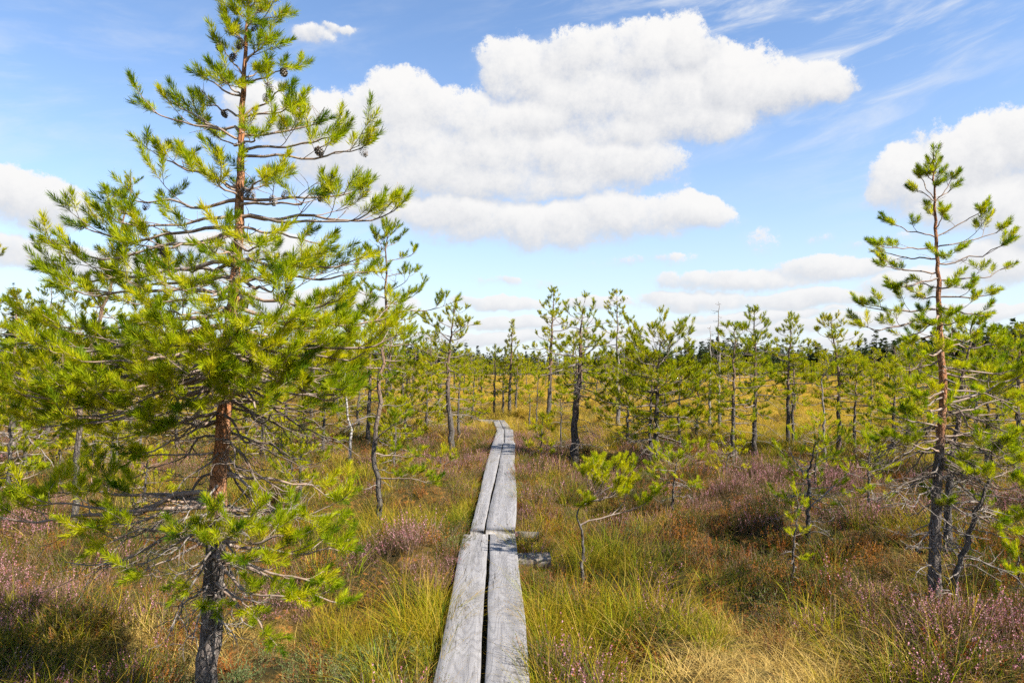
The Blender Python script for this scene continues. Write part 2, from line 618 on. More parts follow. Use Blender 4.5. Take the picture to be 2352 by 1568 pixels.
# ------------------------------------------------------------------ boardwalk
def plank_mat():
    m, k, b, out = new_mat('weathered_plank')
    tc = k.new('ShaderNodeTexCoord')
    oi = k.new('ShaderNodeObjectInfo')
    p = k.vmath('ADD', tc.outputs['Object'], k.comb(k.math('MULTIPLY', oi.outputs['Random'], 3.7),
                                                 k.math('MULTIPLY', oi.outputs['Random'], 91.0), 0.0))
    x, y, z = k.sep(p)
    big = k.noise(k.vmath('MULTIPLY', p, (3.0, .75, 1)), 1.0, 2, .5)
    # growth rings cut by the saw: contour lines of a long noise field, closing round knots
    vk = k.new('ShaderNodeTexVoronoi', feature='F1')
    k.put(vk.inputs['Vector'], k.vmath('MULTIPLY', p, (5.5, 1.9, 0)))
    vk.inputs['Scale'].default_value = 1.0
    kd = vk.outputs['Distance']
    field = k.math('MULTIPLY_ADD', k.noise(k.vmath('MULTIPLY', p, (4.2, .55, 0)), 1.0, 2, .45), 1.0,
                   k.math('MULTIPLY', k.ramp(kd, .0, .42), .16))
    rings = k.math('SINE', k.math('MULTIPLY', field, 150.0))
    rings = k.ramp(rings, -.2, 1.0)
    fib = k.noise(k.vmath('MULTIPLY', p, (170, 3.0, 20)), 1.0, 4, .65)
    wide = k.noise(k.vmath('MULTIPLY', p, (22, .7, 5)), 1.0, 4, .6)
    c = k.mix(k.ramp(wide, .3, .7), (.165, .160, .163), (.238, .231, .234))
    c = k.mix(k.math('MULTIPLY', rings, .34), c, (.090, .087, .090))
    c = k.mix(k.math('MULTIPLY', k.ramp(fib, .52, .75), .45), c, (.09, .086, .09))
    c = k.mix(k.math('MULTIPLY', k.ramp(kd, .13, .045), .6), c, (.25, .222, .195))
    c = k.mix(k.math('MULTIPLY', k.ramp(kd, .035, .02), .8), c, (.13, .105, .09))
    spots = k.noise(p, 4.0, 5, .6)
    c = k.mix(k.math('MULTIPLY', k.ramp(spots, .53, .72), .35), c, (.30, .291, .285))
    st = k.noise(k.vmath('MULTIPLY', p, (5, 1.3, 1)), 1.0, 5, .65)
    c = k.mix(k.math('MULTIPLY', k.ramp(st, .54, .70), .45), c, (.105, .098, .085))
    # drying checks
    ck = k.noise(k.vmath('MULTIPLY', p, (34, .9, 1)), 1.0, 2, .55, .2)
    ck = k.math('ABSOLUTE', k.math('SUBTRACT', ck, .5))
    gate = k.ramp(k.noise(k.vmath('MULTIPLY', p, (6, .5, 1)), 1.0, 2, .5), .56, .64)
    check = k.math('MULTIPLY', k.ramp(ck, .012, .003), gate)
    c = k.mix(check, c, (.03, .027, .025))
    # the sawn edges are darker and damper wood
    k.put(b.inputs['Base Color'], c)
    b.inputs['Roughness'].default_value = .72
    b.inputs['Specular IOR Level'].default_value = .25
    bm = k.new('ShaderNodeBump')
    bm.inputs['Strength'].default_value = .5
    bm.inputs['Distance'].default_value = .004
    k.put(bm.inputs['Height'], k.math('SUBTRACT', k.math('ADD', k.math('MULTIPLY', rings, -.25), k.math('MULTIPLY', fib, -.7)), k.math('MULTIPLY', check, 3.0)))
    k.put(b.inputs['Normal'], bm.outputs[0])
    return m


M_PLANK = plank_mat()
def sleeper_col(k):
    tc = k.new('ShaderNodeTexCoord')
    p = tc.outputs['Object']
    a = k.noise(k.vmath('MULTIPLY', p, (60, 3, 60)), 1.0, 4, .6)
    b = k.noise(p, 9, 4, .6)
    c = k.mix(k.ramp(a, .35, .65), (.105, .090, .075), (.215, .195, .175))
    return k.mix(k.math('MULTIPLY', k.ramp(b, .52, .66), .7), c, (.060, .065, .022))


M_SLEEPER = flat_mat('damp_sleeper', sleeper_col, .9, .15)
M_NAIL = flat_mat('rusty_nail', lambda k: k.mix(.5, (.04, .028, .022), (.05, .03, .02)), .7)


def prism_plank(name, L, wl, wr, th, parent, r, taper=0.0):
    """sawn board along +Y from the origin; wl/wr functions give left and right edge x"""
    n = max(6, int(L / .16))
    ys = np.linspace(0, L, n + 1)
    xl = np.array([wl(t) for t in ys]); xr = np.array([wr(t) for t in ys])
    jl = np.cumsum(r.normal(0, .0024, n + 1)); jr = np.cumsum(r.normal(0, .0024, n + 1))
    jl -= np.linspace(jl[0], jl[-1], n + 1); jr -= np.linspace(jr[0], jr[-1], n + 1)
    xl = xl + jl; xr = xr + jr
    e = .004
    prof = []
    cup = r.uniform(.001, .004)
    bow = .006 * np.sin(np.linspace(0, math.pi, n + 1)) * r.uniform(-1, 1)
    for i in range(n + 1):
        l, rr = xl[i], xr[i]
        zc = bow[i]
        m = (l + rr) / 2
        prof.append([(l, -th + zc), (l, -e + zc), (l + e, zc), ((l + m) / 2, zc - cup * .7), (m, zc - cup), ((rr + m) / 2, zc - cup * .7), (rr - e, zc), (rr, -e + zc), (rr, -th + zc)])
    P = np.array(prof)
    k = P.shape[1]
    sk0, sk1 = r.normal(0, .006, 2)
    V = np.zeros((n + 1, k, 3))
    V[..., 0] = P[..., 0]; V[..., 2] = P[..., 1]
    V[..., 1] = ys[:, None]
    V[0, :, 1] += sk0 * np.linspace(-1, 1, k); V[-1, :, 1] += sk1 * np.linspace(-1, 1, k)
    idx = np.arange((n + 1) * k).reshape(n + 1, k)
    q = np.stack([idx[:-1], np.roll(idx, -1, 1)[:-1], np.roll(idx, -1, 1)[1:], idx[1:]], -1).reshape(-1, 4)
    fl = list(q.ravel()) + list(idx[0]) + list(idx[-1][::-1])
    sizes = [4] * len(q) + [k, k]
    return mesh_obj(name, V.reshape(-1, 3), fl, sizes, M_PLANK, parent)


def build_walk():
    r = np.random.default_rng(21)
    root = empty('boardwalk', (0, 0, 0), 'narrow boardwalk of paired weathered grey planks leading across the bog', 'boardwalk')
    nail = None
    for si, (a, b, w0, w1, z) in enumerate(SECTIONS):
        dx, dy = b[0] - a[0], b[1] - a[1]
        L = math.hypot(dx, dy)
        ang_ = math.atan2(-dx, dy)
        g0, g1 = ((.010, .014) if si < 1 else (.009, .018) if si == 1 else (.022, .018) if si == 2 else (.016, .016))
        # where the gap runs across the pair
        c0, c1 = {1: (-.006, .0), 2: (-.075, -.01)}.get(si, (r.normal(0, .01), r.normal(0, .01)))
        for side in (0, 1):
            def wl(t, side=side):
                f = t / L
                w = w0 + (w1 - w0) * f; g = g0 + (g1 - g0) * f; c = c0 + (c1 - c0) * f
                return -w / 2 if side == 0 else c + g / 2
            def wr(t, side=side):
                f = t / L
                w = w0 + (w1 - w0) * f; g = g0 + (g1 - g0) * f; c = c0 + (c1 - c0) * f
                return c - g / 2 if side == 0 else w / 2
            o = prism_plank('plank', L + (r.normal(0, .015) if si > 2 else 0) - .01, wl, wr, .042, root, r)
            o.location = (a[0], a[1], z + (.010 if (si == 2 and side == 1) else (.0 if si == 2 else r.normal(0, .002))))
            o.rotation_euler = (0, 0, ang_)
            if nail is None:
                ph = np.arange(8) * math.pi / 4
                V = [(0.009 * math.cos(q), .009 * math.sin(q), h) for h in (-.002, .0022) for q in ph] + [(0, 0, .0032)]
                fl, sz = [], []
                for i in range(8):
                    fl += [i, (i + 1) % 8, 8 + (i + 1) % 8, 8 + i]; sz.append(4)
                    fl += [8 + i, 8 + (i + 1) % 8, 16]; sz.append(3)
                nail = mesh_obj('nail', V, fl, sz, M_NAIL, False)
            for ny in ((.25, L - .25) if si in (1, 2, 3) else ()):
                for fx in (.3, .72):
                    nn = nail.copy()
                    COL.objects.link(nn)
                    nn.parent = o
                    nn.location = (wl(ny) + fx * (wr(ny) - wl(ny)) + r.normal(0, .01), ny + r.normal(0, .05), -.001)
    # cross sleepers under the joints
    def sleeper(x0, x1, y, z, w, h, rz=0.0):
        n = 10
        xs = np.linspace(x0, x1, n)
        P = []
        for x in xs:
            j = r.normal(0, .004, 4)
            P.append([(x, -w / 2 + j[0], -h), (x, -w / 2 + j[1], -.012), (x, -w / 2 + .010, j[2] * .6), (x, 0, .004 + j[2] * .6), (x, w / 2 - .010, j[3] * .6), (x, w / 2 + j[0], -.012), (x, w / 2 + j[1], -h)])
        P = np.array(P)
        k = 7
        # grain runs along the sleeper: build it along Y, then turn
        V = np.stack([P[..., 1], P[..., 0], P[..., 2]], -1).reshape(-1, 3)
        idx = np.arange(n * k).reshape(n, k)
        q = np.stack([idx[:-1], idx[1:], np.roll(idx, -1, 1)[1:], np.roll(idx, -1, 1)[:-1]], -1).reshape(-1, 4)
        o = mesh_obj('sleeper', V, list(q.ravel()) + list(idx[0][::-1]) + list(idx[-1]), [4] * len(q) + [k, k], M_SLEEPER, root)
        o.location = (0, y, z)
        o.rotation_euler = (0, 0, -math.pi / 2 + rz)
        return o
    s = sleeper(-.42, .335, 6.02, .158, .20, .09, .02)
    s['label'] = 'broad grey sleeper sticking out beside the plank joint'
    sleeper(-.42, .265, 6.80, .165, .09, .08, -.03)
    for y, cx in ((1.2, -.1), (13.4, -.17), (14.1, -.17), (16.3, -.17), (17.0, -.2), (19.3, -.37), (20.1, -.62), (24.8, -1.66), (25.7, -1.63), (28.9, -1.05)):
        sleeper(cx - .28, cx + .28, y, .13, .12, .10, r.normal(0, .03))


build_walk()

# ------------------------------------------------------------------ pines
UP = np.array((0, 0, 1.0))


def unit(v):
    return v / (np.linalg.norm(v) + 1e-9)


def bez(p0, p1, c1, c2, n, jit, r):
    t = np.linspace(0, 1, n)[:, None]
    P = (1 - t) ** 3 * p0 + 3 * (1 - t) ** 2 * t * c1 + 3 * (1 - t) * t * t * c2 + t ** 3 * p1
    j = r.normal(0, jit, (n, 3))
    j[0] = 0; j[-1] = 0
    j[1:-1] = (j[1:-1] + .5 * j[:-2] + .5 * j[2:]) * .8
    return P + j


def curl(p, d, L, n, r, lift=.5, wob=.25):
    """a small twig: starts along d, bends upward towards its tip"""
    pts = [p]
    d = unit(d)
    for i in range(n - 1):
        d = unit(d + UP * lift / (n - 1) + r.normal(0, wob / math.sqrt(n), 3))
        pts.append(pts[-1] + d * L / (n - 1))
    return np.array(pts)


def side_dir(t, sgn, angle, up, r):
    h = np.cross(t, UP)
    if np.linalg.norm(h) < .15:
        a = r.uniform(0, 2 * math.pi)
        h = np.array((math.cos(a), math.sin(a), 0))
    h = unit(h)
    return unit(t * math.cos(angle) + h * sgn * math.sin(angle) + UP * up)


def ramify(W, pts, r0, r, bare=.35, ds=.075, reach=.42, need=1.0, sh=.075, deadp=.1, twigR=.0035, maxlen=.4, bareW=None):
    """side twigs and needle shoots along a limb"""
    seg = np.linalg.norm(np.diff(pts, axis=0), axis=1)
    s = np.concatenate([[0], np.cumsum(seg)])
    L = s[-1]
    W.add(pts, r0, max(.0022, r0 * .22))
    x = bare * L
    sgn = 1 if r.random() < .5 else -1
    while x < L - .02:
        p = np.array([np.interp(x, s, pts[:, i]) for i in range(3)])
        q = np.array([np.interp(min(L, x + .04), s, pts[:, i]) for i in range(3)])
        t = unit(q - p) if x + .01 < L else unit(pts[-1] - pts[-2])
        f = x / L
        tl = min(maxlen, reach * (L - x) + sh * 1.3) * r.uniform(.6, 1.15)
        d = side_dir(t, sgn, math.radians(r.uniform(32, 66)), r.uniform(-.15, .4), r)
        sgn = -sgn if r.random() < .8 else sgn
        dead = r.random() < deadp * (1.6 - f)
        tw = curl(p, d, tl, 6, r, .55 if not dead else .1)
        W.add(tw, max(twigR * .8, r0 * .38 * (1 - .6 * f)), twigR * .45)
        if not dead:
            bush(W, tw, tl, r, need, sh, twigR)
        else:
            for _ in range(2):
                i = r.integers(2, 5)
                sp = curl(tw[i], side_dir(unit(tw[i] - tw[i - 1]), r.choice((-1, 1)), .9, r.uniform(-.3, .3), r), tl * .5, 4, r, .1)
                W.add(sp, twigR * .5, twigR * .3)
        x += ds * r.uniform(.6, 1.5)
    # some bare spurs on the inner stretch
    x = .08 * L
    while x < bare * L:
        if r.random() < .6:
            p = np.array([np.interp(x, s, pts[:, i]) for i in range(3)])
            q = np.array([np.interp(min(L, x + .04), s, pts[:, i]) for i in range(3)])
            d = side_dir(unit(q - p), r.choice((-1, 1)), r.uniform(.6, 1.3), r.uniform(-.5, .3), r)
            sp = curl(p, d, min(.3, .35 * L) * r.uniform(.3, 1), 5, r, r.uniform(-.5, .4), .5)
            W.add(sp, twigR * .7, twigR * .3)
        x += ds * 1.4
    t = unit(pts[-1] - pts[-2])
    W.shoot(pts[-1] - t * sh * .7, t, sh * 1.3, 1.05)
    for sg in (-1, 1):
        if r.random() < .8:
            W.shoot(pts[-1] - t * sh * .6, side_dir(t, sg, .7, .25, r), sh, .95)


def bush(W, tw, tl, r, need, sh, twigR):
    t = unit(tw[-1] - tw[-2])
    W.shoot(tw[-1] - t * sh * .6, t, sh * 1.2, 1.0)
    if tl > sh * 1.4:
        n = int(np.clip(tl / (sh * .55) * need, 1, 9))
        for i in range(n):
            f = 1 - (i + r.uniform(.2, .9)) / (n + .6) * .72
            k = min(4, int(f * 5)); a = f * 5 - k
            p = tw[k] * (1 - a) + tw[k + 1] * a
            tt = unit(tw[k + 1] - tw[k])
            d = side_dir(tt, r.choice((-1, 1)), math.radians(r.uniform(28, 62)), r.uniform(.05, .6), r)
            sl = sh * r.uniform(.75, 1.5)
            W.add(np.array([p, p + d * sl * .5, p + d * sl]), twigR * .55, twigR * .4)
            W.shoot(p + d * sl * .25, unit(d + UP * .3), sl * .85, r.uniform(.8, 1.05))


def spline(path, n):
    P = np.array(path, float)
    s = np.concatenate([[0], np.cumsum(np.linalg.norm(np.diff(P, axis=0), axis=1))])
    x = np.linspace(0, s[-1], n)
    m = np.zeros_like(P)
    m[1:-1] = (P[2:] - P[:-2]) / (s[2:] - s[:-2])[:, None]
    m[0] = (P[1] - P[0]) / (s[1] - s[0]); m[-1] = (P[-1] - P[-2]) / (s[-1] - s[-2])
    i = np.clip(np.searchsorted(s, x, 'right') - 1, 0, len(P) - 2)
    h = (s[i + 1] - s[i])[:, None]; t = ((x - s[i]) / h[:, 0])[:, None]
    return ((2 * t ** 3 - 3 * t ** 2 + 1) * P[i] + (t ** 3 - 2 * t * t + t) * h * m[i] + (-2 * t ** 3 + 3 * t * t) * P[i + 1] + (t ** 3 - t * t) * h * m[i + 1])


def trunk_mesh(pts, rad, mat, parent, origin, k=12, rough=.1, seed=0):
    V, Q = tubes(pts[None] - origin, rad[None], k)
    r = np.random.default_rng(seed)
    n = len(pts)
    c = np.repeat(pts - origin, k, axis=0)
    jit = r.normal(0, 1, (n, k))
    jit = (jit + .6 * np.roll(jit, 1, 1) + .6 * np.roll(jit, 1, 0)) * .6
    V = c + (V - c) * (1 + rough * jit.reshape(-1, 1))
    return mesh_obj('trunk', V, Q.ravel(), np.full(len(Q), 4), mat, parent, smooth=True)


def trunk_path(px, d, sink=.12):
    """photo pixels from the visible foot to the tip -> world path starting under the ground"""
    pts = []
    for i, p in enumerate(px):
        dd = d + (p[2] if len(p) > 2 else 0)
        pts.append(at(p[0], p[1], dd))
    b = pts[0]
    z = float(ground_z(b[0], b[1])) - sink
    if b[2] - z > .03:
        pts.insert(0, np.array((b[0], b[1], z)))
    return pts


def trunk_radii(n, r0, r1, flare=.35):
    f = np.linspace(0, 1, n)
    return (r0 * (1 - f) ** .85 + r1) * (1 + flare * np.exp(-f * 22))


LOD = [  # max distance, needles per shoot, needle length, width, kite, shoot spacing factor, trunk sides
    (6.0, 135, .044, .0030, True), (10.0, 56, .048, .0052, False), (16.0, 38, .056, .0075, False), (26.0, 28, .060, .0110, False), (999, 15, .062, .016, False)]


def lod(d):
    for l in LOD:
        if d <= l[0]:
            return l
    return LOD[-1]


def interp_path(pts, f):
    x = f * (len(pts) - 1)
    i = min(len(pts) - 2, int(x))
    return pts[i] + (pts[i + 1] - pts[i]) * (x - i)


def generic_limbs(W, Wd, tp, rad, r, c0, R, n, prof, dens, deadn, d, spread=None, azs=None):
    """random whorled crown; W receives green limbs, Wd dead lower ones"""
    H = np.linalg.norm(tp[-1] - tp[0])
    az = r.uniform(0, 6.28)
    coarse = 1.0 if d < 9 else 1.1 if d < 16 else 1.25 if d < 26 else 1.6
    for i in range(n):
        f = c0 + (1 - c0) * (max(0.0, i + r.uniform(-.3, .3)) / n) ** .92
        f = min(max(f, c0), .985)
        g = (f - c0) / (1 - c0)
        az += 2.4 + r.normal(0, .35)
        if prof == 'cone':
            l = R * (1.0 * (1 - g) ** .8 + .10) * (.75 + .25 * min(1, g / .15))
        elif prof == 'dome':
            l = R * math.sqrt(max(.03, 1 - (g * 1.02) ** 2.2)) * (.6 + .4 * min(1, g / .3))
        elif prof == 'flat':
            l = R * (1 - .55 * g ** 3) * (.55 + .45 * min(1, g / .4))
        else:  # spire
            l = R * ((1 - g) ** 1.2 + .07)
        l *= r.uniform(.62, 1.18)
        p0 = interp_path(tp, f)
        el = math.radians(-14 + 52 * g + r.normal(0, 9))
        o = np.array((math.cos(az), math.sin(az), 0))
        p1 = p0 + o * l * math.cos(el) + UP * (l * math.sin(el) + .10 * l)
        c1 = p0 + o * l * .35 + UP * (l * math.sin(el) * .3 + .02 * l)
        c2 = p0 + o * l * .8 + UP * (l * math.sin(el) * .6 - .10 * l)
        pts = bez(p0, p1, c1, c2, 9, .018 * l, r)
        ri = np.interp(f, np.linspace(0, 1, len(rad)), rad)
        ramify(W, pts, min(ri * .5, .007 + .012 * l), r, bare=.30 if g > .35 else .45, ds=.085 * coarse / dens, reach=.42, need=1.0 / coarse * dens ** .5,
               sh=.075, deadp=.10, twigR=.0034 if d < 9 else .0042, maxlen=.42)
    t = unit(tp[-1] - tp[-2])
    W.shoot(tp[-1] - t * .06, t, .12, 1.0)
    for _ in range(3):
        W.shoot(tp[-1] - t * r.uniform(.02, .1), side_dir(t, 1, .7, .2, r), .09)
    for i in range(deadn):
        f = r.uniform(.12, max(.2, c0 + .12))
        a = r.uniform(0, 6.28)
        o = np.array((math.cos(a), math.sin(a), 0))
        p0 = interp_path(tp, f)
        l = R * r.uniform(.3, .95)
        pts = bez(p0, p0 + o * l + UP * l * r.uniform(-.45, .15), p0 + o * l * .3 + UP * .1 * l, p0 + o * l * .7 - UP * .1 * l, 8, .03 * l, r)
        dead_limb(Wd, pts, r, l, .0045 + .004 * l)


def dead_limb(Wd, pts, r, l, r0, n=None):
    Wd.add(pts, r0, .0018)
    for j in range(n if n is not None else int(3 + l * 9)):
        i = r.integers(2, len(pts) - 1)
        t = unit(pts[i] - pts[i - 1])
        d = side_dir(t, r.choice((-1, 1)), r.uniform(.5, 1.1), r.uniform(-.4, .35), r)
        sl = l * r.uniform(.15, .5)
        sp = curl(pts[i], d, sl, 6, r, r.uniform(-.5, .5), .7)
        Wd.add(sp, .0026, .0014)
        if r.random() < .7:
            k = r.integers(2, 5)
            Wd.add(curl(sp[k], side_dir(unit(sp[k] - sp[k - 1]), r.choice((-1, 1)), .8, r.uniform(-.4, .3), r), sl * .5, 4, r, 0, .6), .0019, .0011)


def pine(label, px, r0, c0, R, n, prof='cone', dens=1.0, dead=6, seed=1, bark=None, cat='pine tree', name='pine_tree', group=None, d=None, yellow=0.0, extra=None, green=True, grey=False):
    r = np.random.default_rng(seed)
    d = d or depth_of(px[0][1])
    if green and cat == 'pine tree' and d > 6:
        c0, R, n = c0 - .07, R * 1.12, int(n * 1.3)
    path = trunk_path(px, d)
    npt = 26
    tp = spline(path, npt)
    H = np.linalg.norm(tp[-1] - tp[0])
    tp[1:-1] += r.normal(0, .006 * H ** .5, (npt - 2, 3)) * np.array((1, 1, 0))
    rad = trunk_radii(npt, r0, .004)
    origin = tp[0].copy()
    root = empty(name, origin, label, cat, group)
    trunk_mesh(tp, rad, bark or M_BARK_MID, root, origin, 10, .09, seed)
    W, Wd = Wood(), Wood()
    if green:
        generic_limbs(W, Wd, tp, rad, r, c0, R, n, prof, dens, dead, d)
    else:
        for i in range(n):
            f = c0 + (1 - c0) * (i + r.random()) / n
            a = r.uniform(0, 6.28)
            o = np.array((math.cos(a), math.sin(a), 0))
            l = R * (1.05 - .8 * (f - c0) / (1 - c0)) * r.uniform(.4, 1.1)
            p0 = interp_path(tp, min(f, .98))
            pts = bez(p0, p0 + o * l + UP * l * r.uniform(-.3, .35), p0 + o * l * .3 + UP * .05 * l, p0 + o * l * .7 - UP * .1 * l, 8, .03 * l, r)
            dead_limb(Wd, pts, r, l, .006 + .004 * l)
    if extra:
        extra(W, Wd, tp, r, d)
    l = lod(d)
    W.mesh('branches', M_TWIG if d < 10 else M_TWIG_FAR, root, origin, {9: 5, 6: 3})
    Wd.mesh('dead_branches', M_TWIG_GREY, root, origin, {8: 4, 6: 3})
    nn = int(l[1] * (.9 if cat == 'sapling' else 1))
    W.needles('crown', M_NEEDLE if d < 10 else M_NEEDLE_FAR, root, origin, nn, l[2] * (.82 if cat == 'sapling' else 1), l[3], seed + 100, l[4], yellow + (.07 if d > 6 else 0))
    return root


# ---- the two near pines, limb by limb
def near_pine(label, trunk_px, d, r0, limbs, seed, bark, dead=(), fill=(), dense=1.0, cones=(), twig=None, sh=.095, nsc=1.0):
    r = np.random.default_rng(seed)
    path = trunk_path(trunk_px, d)
    npt = 70
    tp = spline(path, npt)
    tp[2:-2] += r.normal(0, .003, (npt - 4, 3))
    rad = trunk_radii(npt, r0, .0035, .5) * np.linspace(1, .82, npt)
    origin = tp[0].copy()
    root = empty('pine_tree', origin, label, 'pine tree')
    trunk_mesh(tp, rad, bark, root, origin, 18, .10, seed)
    zs = tp[:, 2]

    def attach(v):
        x, y, z = pix_dir(UC, v)
        zz = CAMZ + z * d / y
        f = np.interp(zz, zs, np.arange(npt))
        return interp_path(tp, f / (npt - 1)), np.interp(f, np.arange(npt), rad)
    allpts = []
    l = lod(d)
    LW = Wood()
    t = unit(tp[-1] - tp[-4])
    LW.add(np.array([tp[-3], tp[-2], tp[-1]]), .004, .002)
    LW.shoot(tp[-1] - t * .09, t, .13, 1.0)
    LW.shoot(tp[-1] - t * .17, t, .10, .9)
    for i in range(6):
        dd_ = side_dir(t, 1, r.uniform(.4, .8), .3, r)
        pp = tp[-1] - t * r.uniform(.04, .22)
        LW.add(np.array([pp, pp + dd_ * .04, pp + dd_ * .09]), .003, .002)
        LW.shoot(pp + dd_ * .03, dd_, .09, .95)
    lead = LW.mesh('leader', twig or M_TWIG, root, origin)
    LW.needles('needles', M_NEEDLE, lead, origin, l[1], l[2] * nsc, l[3], seed + 5, l[4], .05)

    def do(p0, p1, rr, bare, sag, thick, reach, bend=0.0, need=.58, ds=.102, yellow=.08):
        v = p1 - p0
        L = np.linalg.norm(v)
        side = unit(np.cross(v, UP)) * L * r.normal(0, .06)
        c1 = p0 + v * .33 + UP * (-.25 * sag * L + bend * L) + side
        c2 = p0 + v * .78 - UP * sag * L + side * .5
        pts = bez(p0, p1, c1, c2, 13, .014 * L + .002, r)
        W = Wood()
        lush = np.interp(p0[2], (1.9, 2.6), (1.0, 0.0)) if p0[2] > 1.55 else .35
        need, ds = need + .06 * lush, ds - .002 * lush
        ramify(W, pts, thick, r, bare=bare, ds=ds / dense, reach=reach * (.6 + .4 * min(1, L / .6)), need=need, sh=sh * (.78 + .22 * min(1, L / .6)), deadp=.10, twigR=.0032, maxlen=.40)
        b = W.mesh('branch', twig or M_TWIG, root, origin, {13: 7, 6: 4, 5: 3, 3: 3})
        W.needles('needles', M_NEEDLE, b, np.zeros(3) + origin, l[1], l[2] * nsc, l[3], int(r.integers(1e6)), l[4], yellow)
        allpts.extend([a[i] for a, _ in W.poly.get(13, []) + W.poly.get(6, []) for i in range(2, len(a))])
    for (va, tu, tv, dd, bare, sag) in limbs:
        p0, rr = attach(va)
        p1 = at(tu, tv, d + dd)
        L = np.linalg.norm(p1 - p0)
        p1 = p0 + (p1 - p0) * max(.6, 1 - (.085 if va < 560 else .03) / L)
        L = np.linalg.norm(p1 - p0)
        do(p0, p1, rr, bare, sag, min(rr * .5, .0038 + .0095 * L), .40)
    for (va, L, azd, el, bare, sag) in fill:
        p0, rr = attach(va)
        a = math.radians(azd)
        e = math.radians(el)
        p1 = p0 + L * np.array((math.sin(a) * math.cos(e), math.cos(a) * math.cos(e), math.sin(e)))
        do(p0, p1, rr, bare, sag, min(rr * .5, .0038 + .0095 * L), .40)
    for (va, tu, tv, dd) in dead:
        p0, rr = attach(va)
        p1 = at(tu, tv, d + dd)
        v = p1 - p0
        L = np.linalg.norm(v)
        W = Wood()
        pts = bez(p0, p1, p0 + v * .3 + UP * r.uniform(-.05, .2) * L, p0 + v * .7 + UP * r.uniform(-.25, .1) * L, 10, .03 * L, r)
        dead_limb(W, pts, r, L, .004 + .009 * L, int(5 + L * 16))
        W.mesh('dead_branch', M_TWIG_BROWN if va < 1090 else M_TWIG_GREY, root, origin, {10: 6, 6: 3, 4: 3})
    if cones:
        A = np.array(allpts)
        for (u, v) in cones:
            rel = A - np.array((0, 0, CAMZ))
            c, s = math.cos(PITCH), math.sin(PITCH)
            yy = rel[:, 1] * c + rel[:, 2] * s
            zz = -rel[:, 1] * s + rel[:, 2] * c
            uu = UC + F * rel[:, 0] / yy; vv = VC - F * zz / yy
            sc = (uu - u) ** 2 + (vv - v) ** 2 + 900 * (A[:, 1] - d)
            p = A[int(np.argmin(sc))]
            cone(p, root, origin, r)
    return root


_cone = None
M_CONE = twig_mat('pine_cone', (.085, .065, .05), (.14, .11, .09), .4)


def cone(p, root, origin, r):
    global _cone
    if _cone is None:
        V, Fc, sz = [], [], []
        q = np.random.default_rng(5)
        n = 46
        for i in range(n):
            f = (i + .5) / n
            a = i * 2.399
            zz = -.045 * f
            rad = .019 * math.sin(math.pi * (0.12 + .86 * f)) ** .7 + .003
            o = np.array((math.cos(a), math.sin(a), 0)); t = np.array((-math.sin(a), math.cos(a), 0))
            b = o * .003 + UP * zz
            tip = o * rad + UP * (zz - .008 + .012 * (1 - f))
            w = .0062
            k = len(V)
            V += [b - t * w * .4, b + t * w * .4, tip + t * w, tip + o * .003 + UP * .001, tip - t * w,
                  tip - UP * .003]
            Fc += [k, k + 1, k + 2, k + 3, k + 4]; sz.append(5)
            Fc += [k + 4, k + 3, k + 5]; sz.append(3)
            Fc += [k + 3, k + 2, k + 5]; sz.append(3)
        _cone = mesh_obj('cone', V, Fc, sz, M_CONE, False)
    o = _cone.copy()
    COL.objects.link(o)
    o.parent = root
    o.location = p - origin
    o.rotation_euler = (r.uniform(-.7, .7), r.uniform(-.7, .7), r.uniform(0, 6))
    s = r.uniform(.72, .95)
    o.scale = (s, s, s)


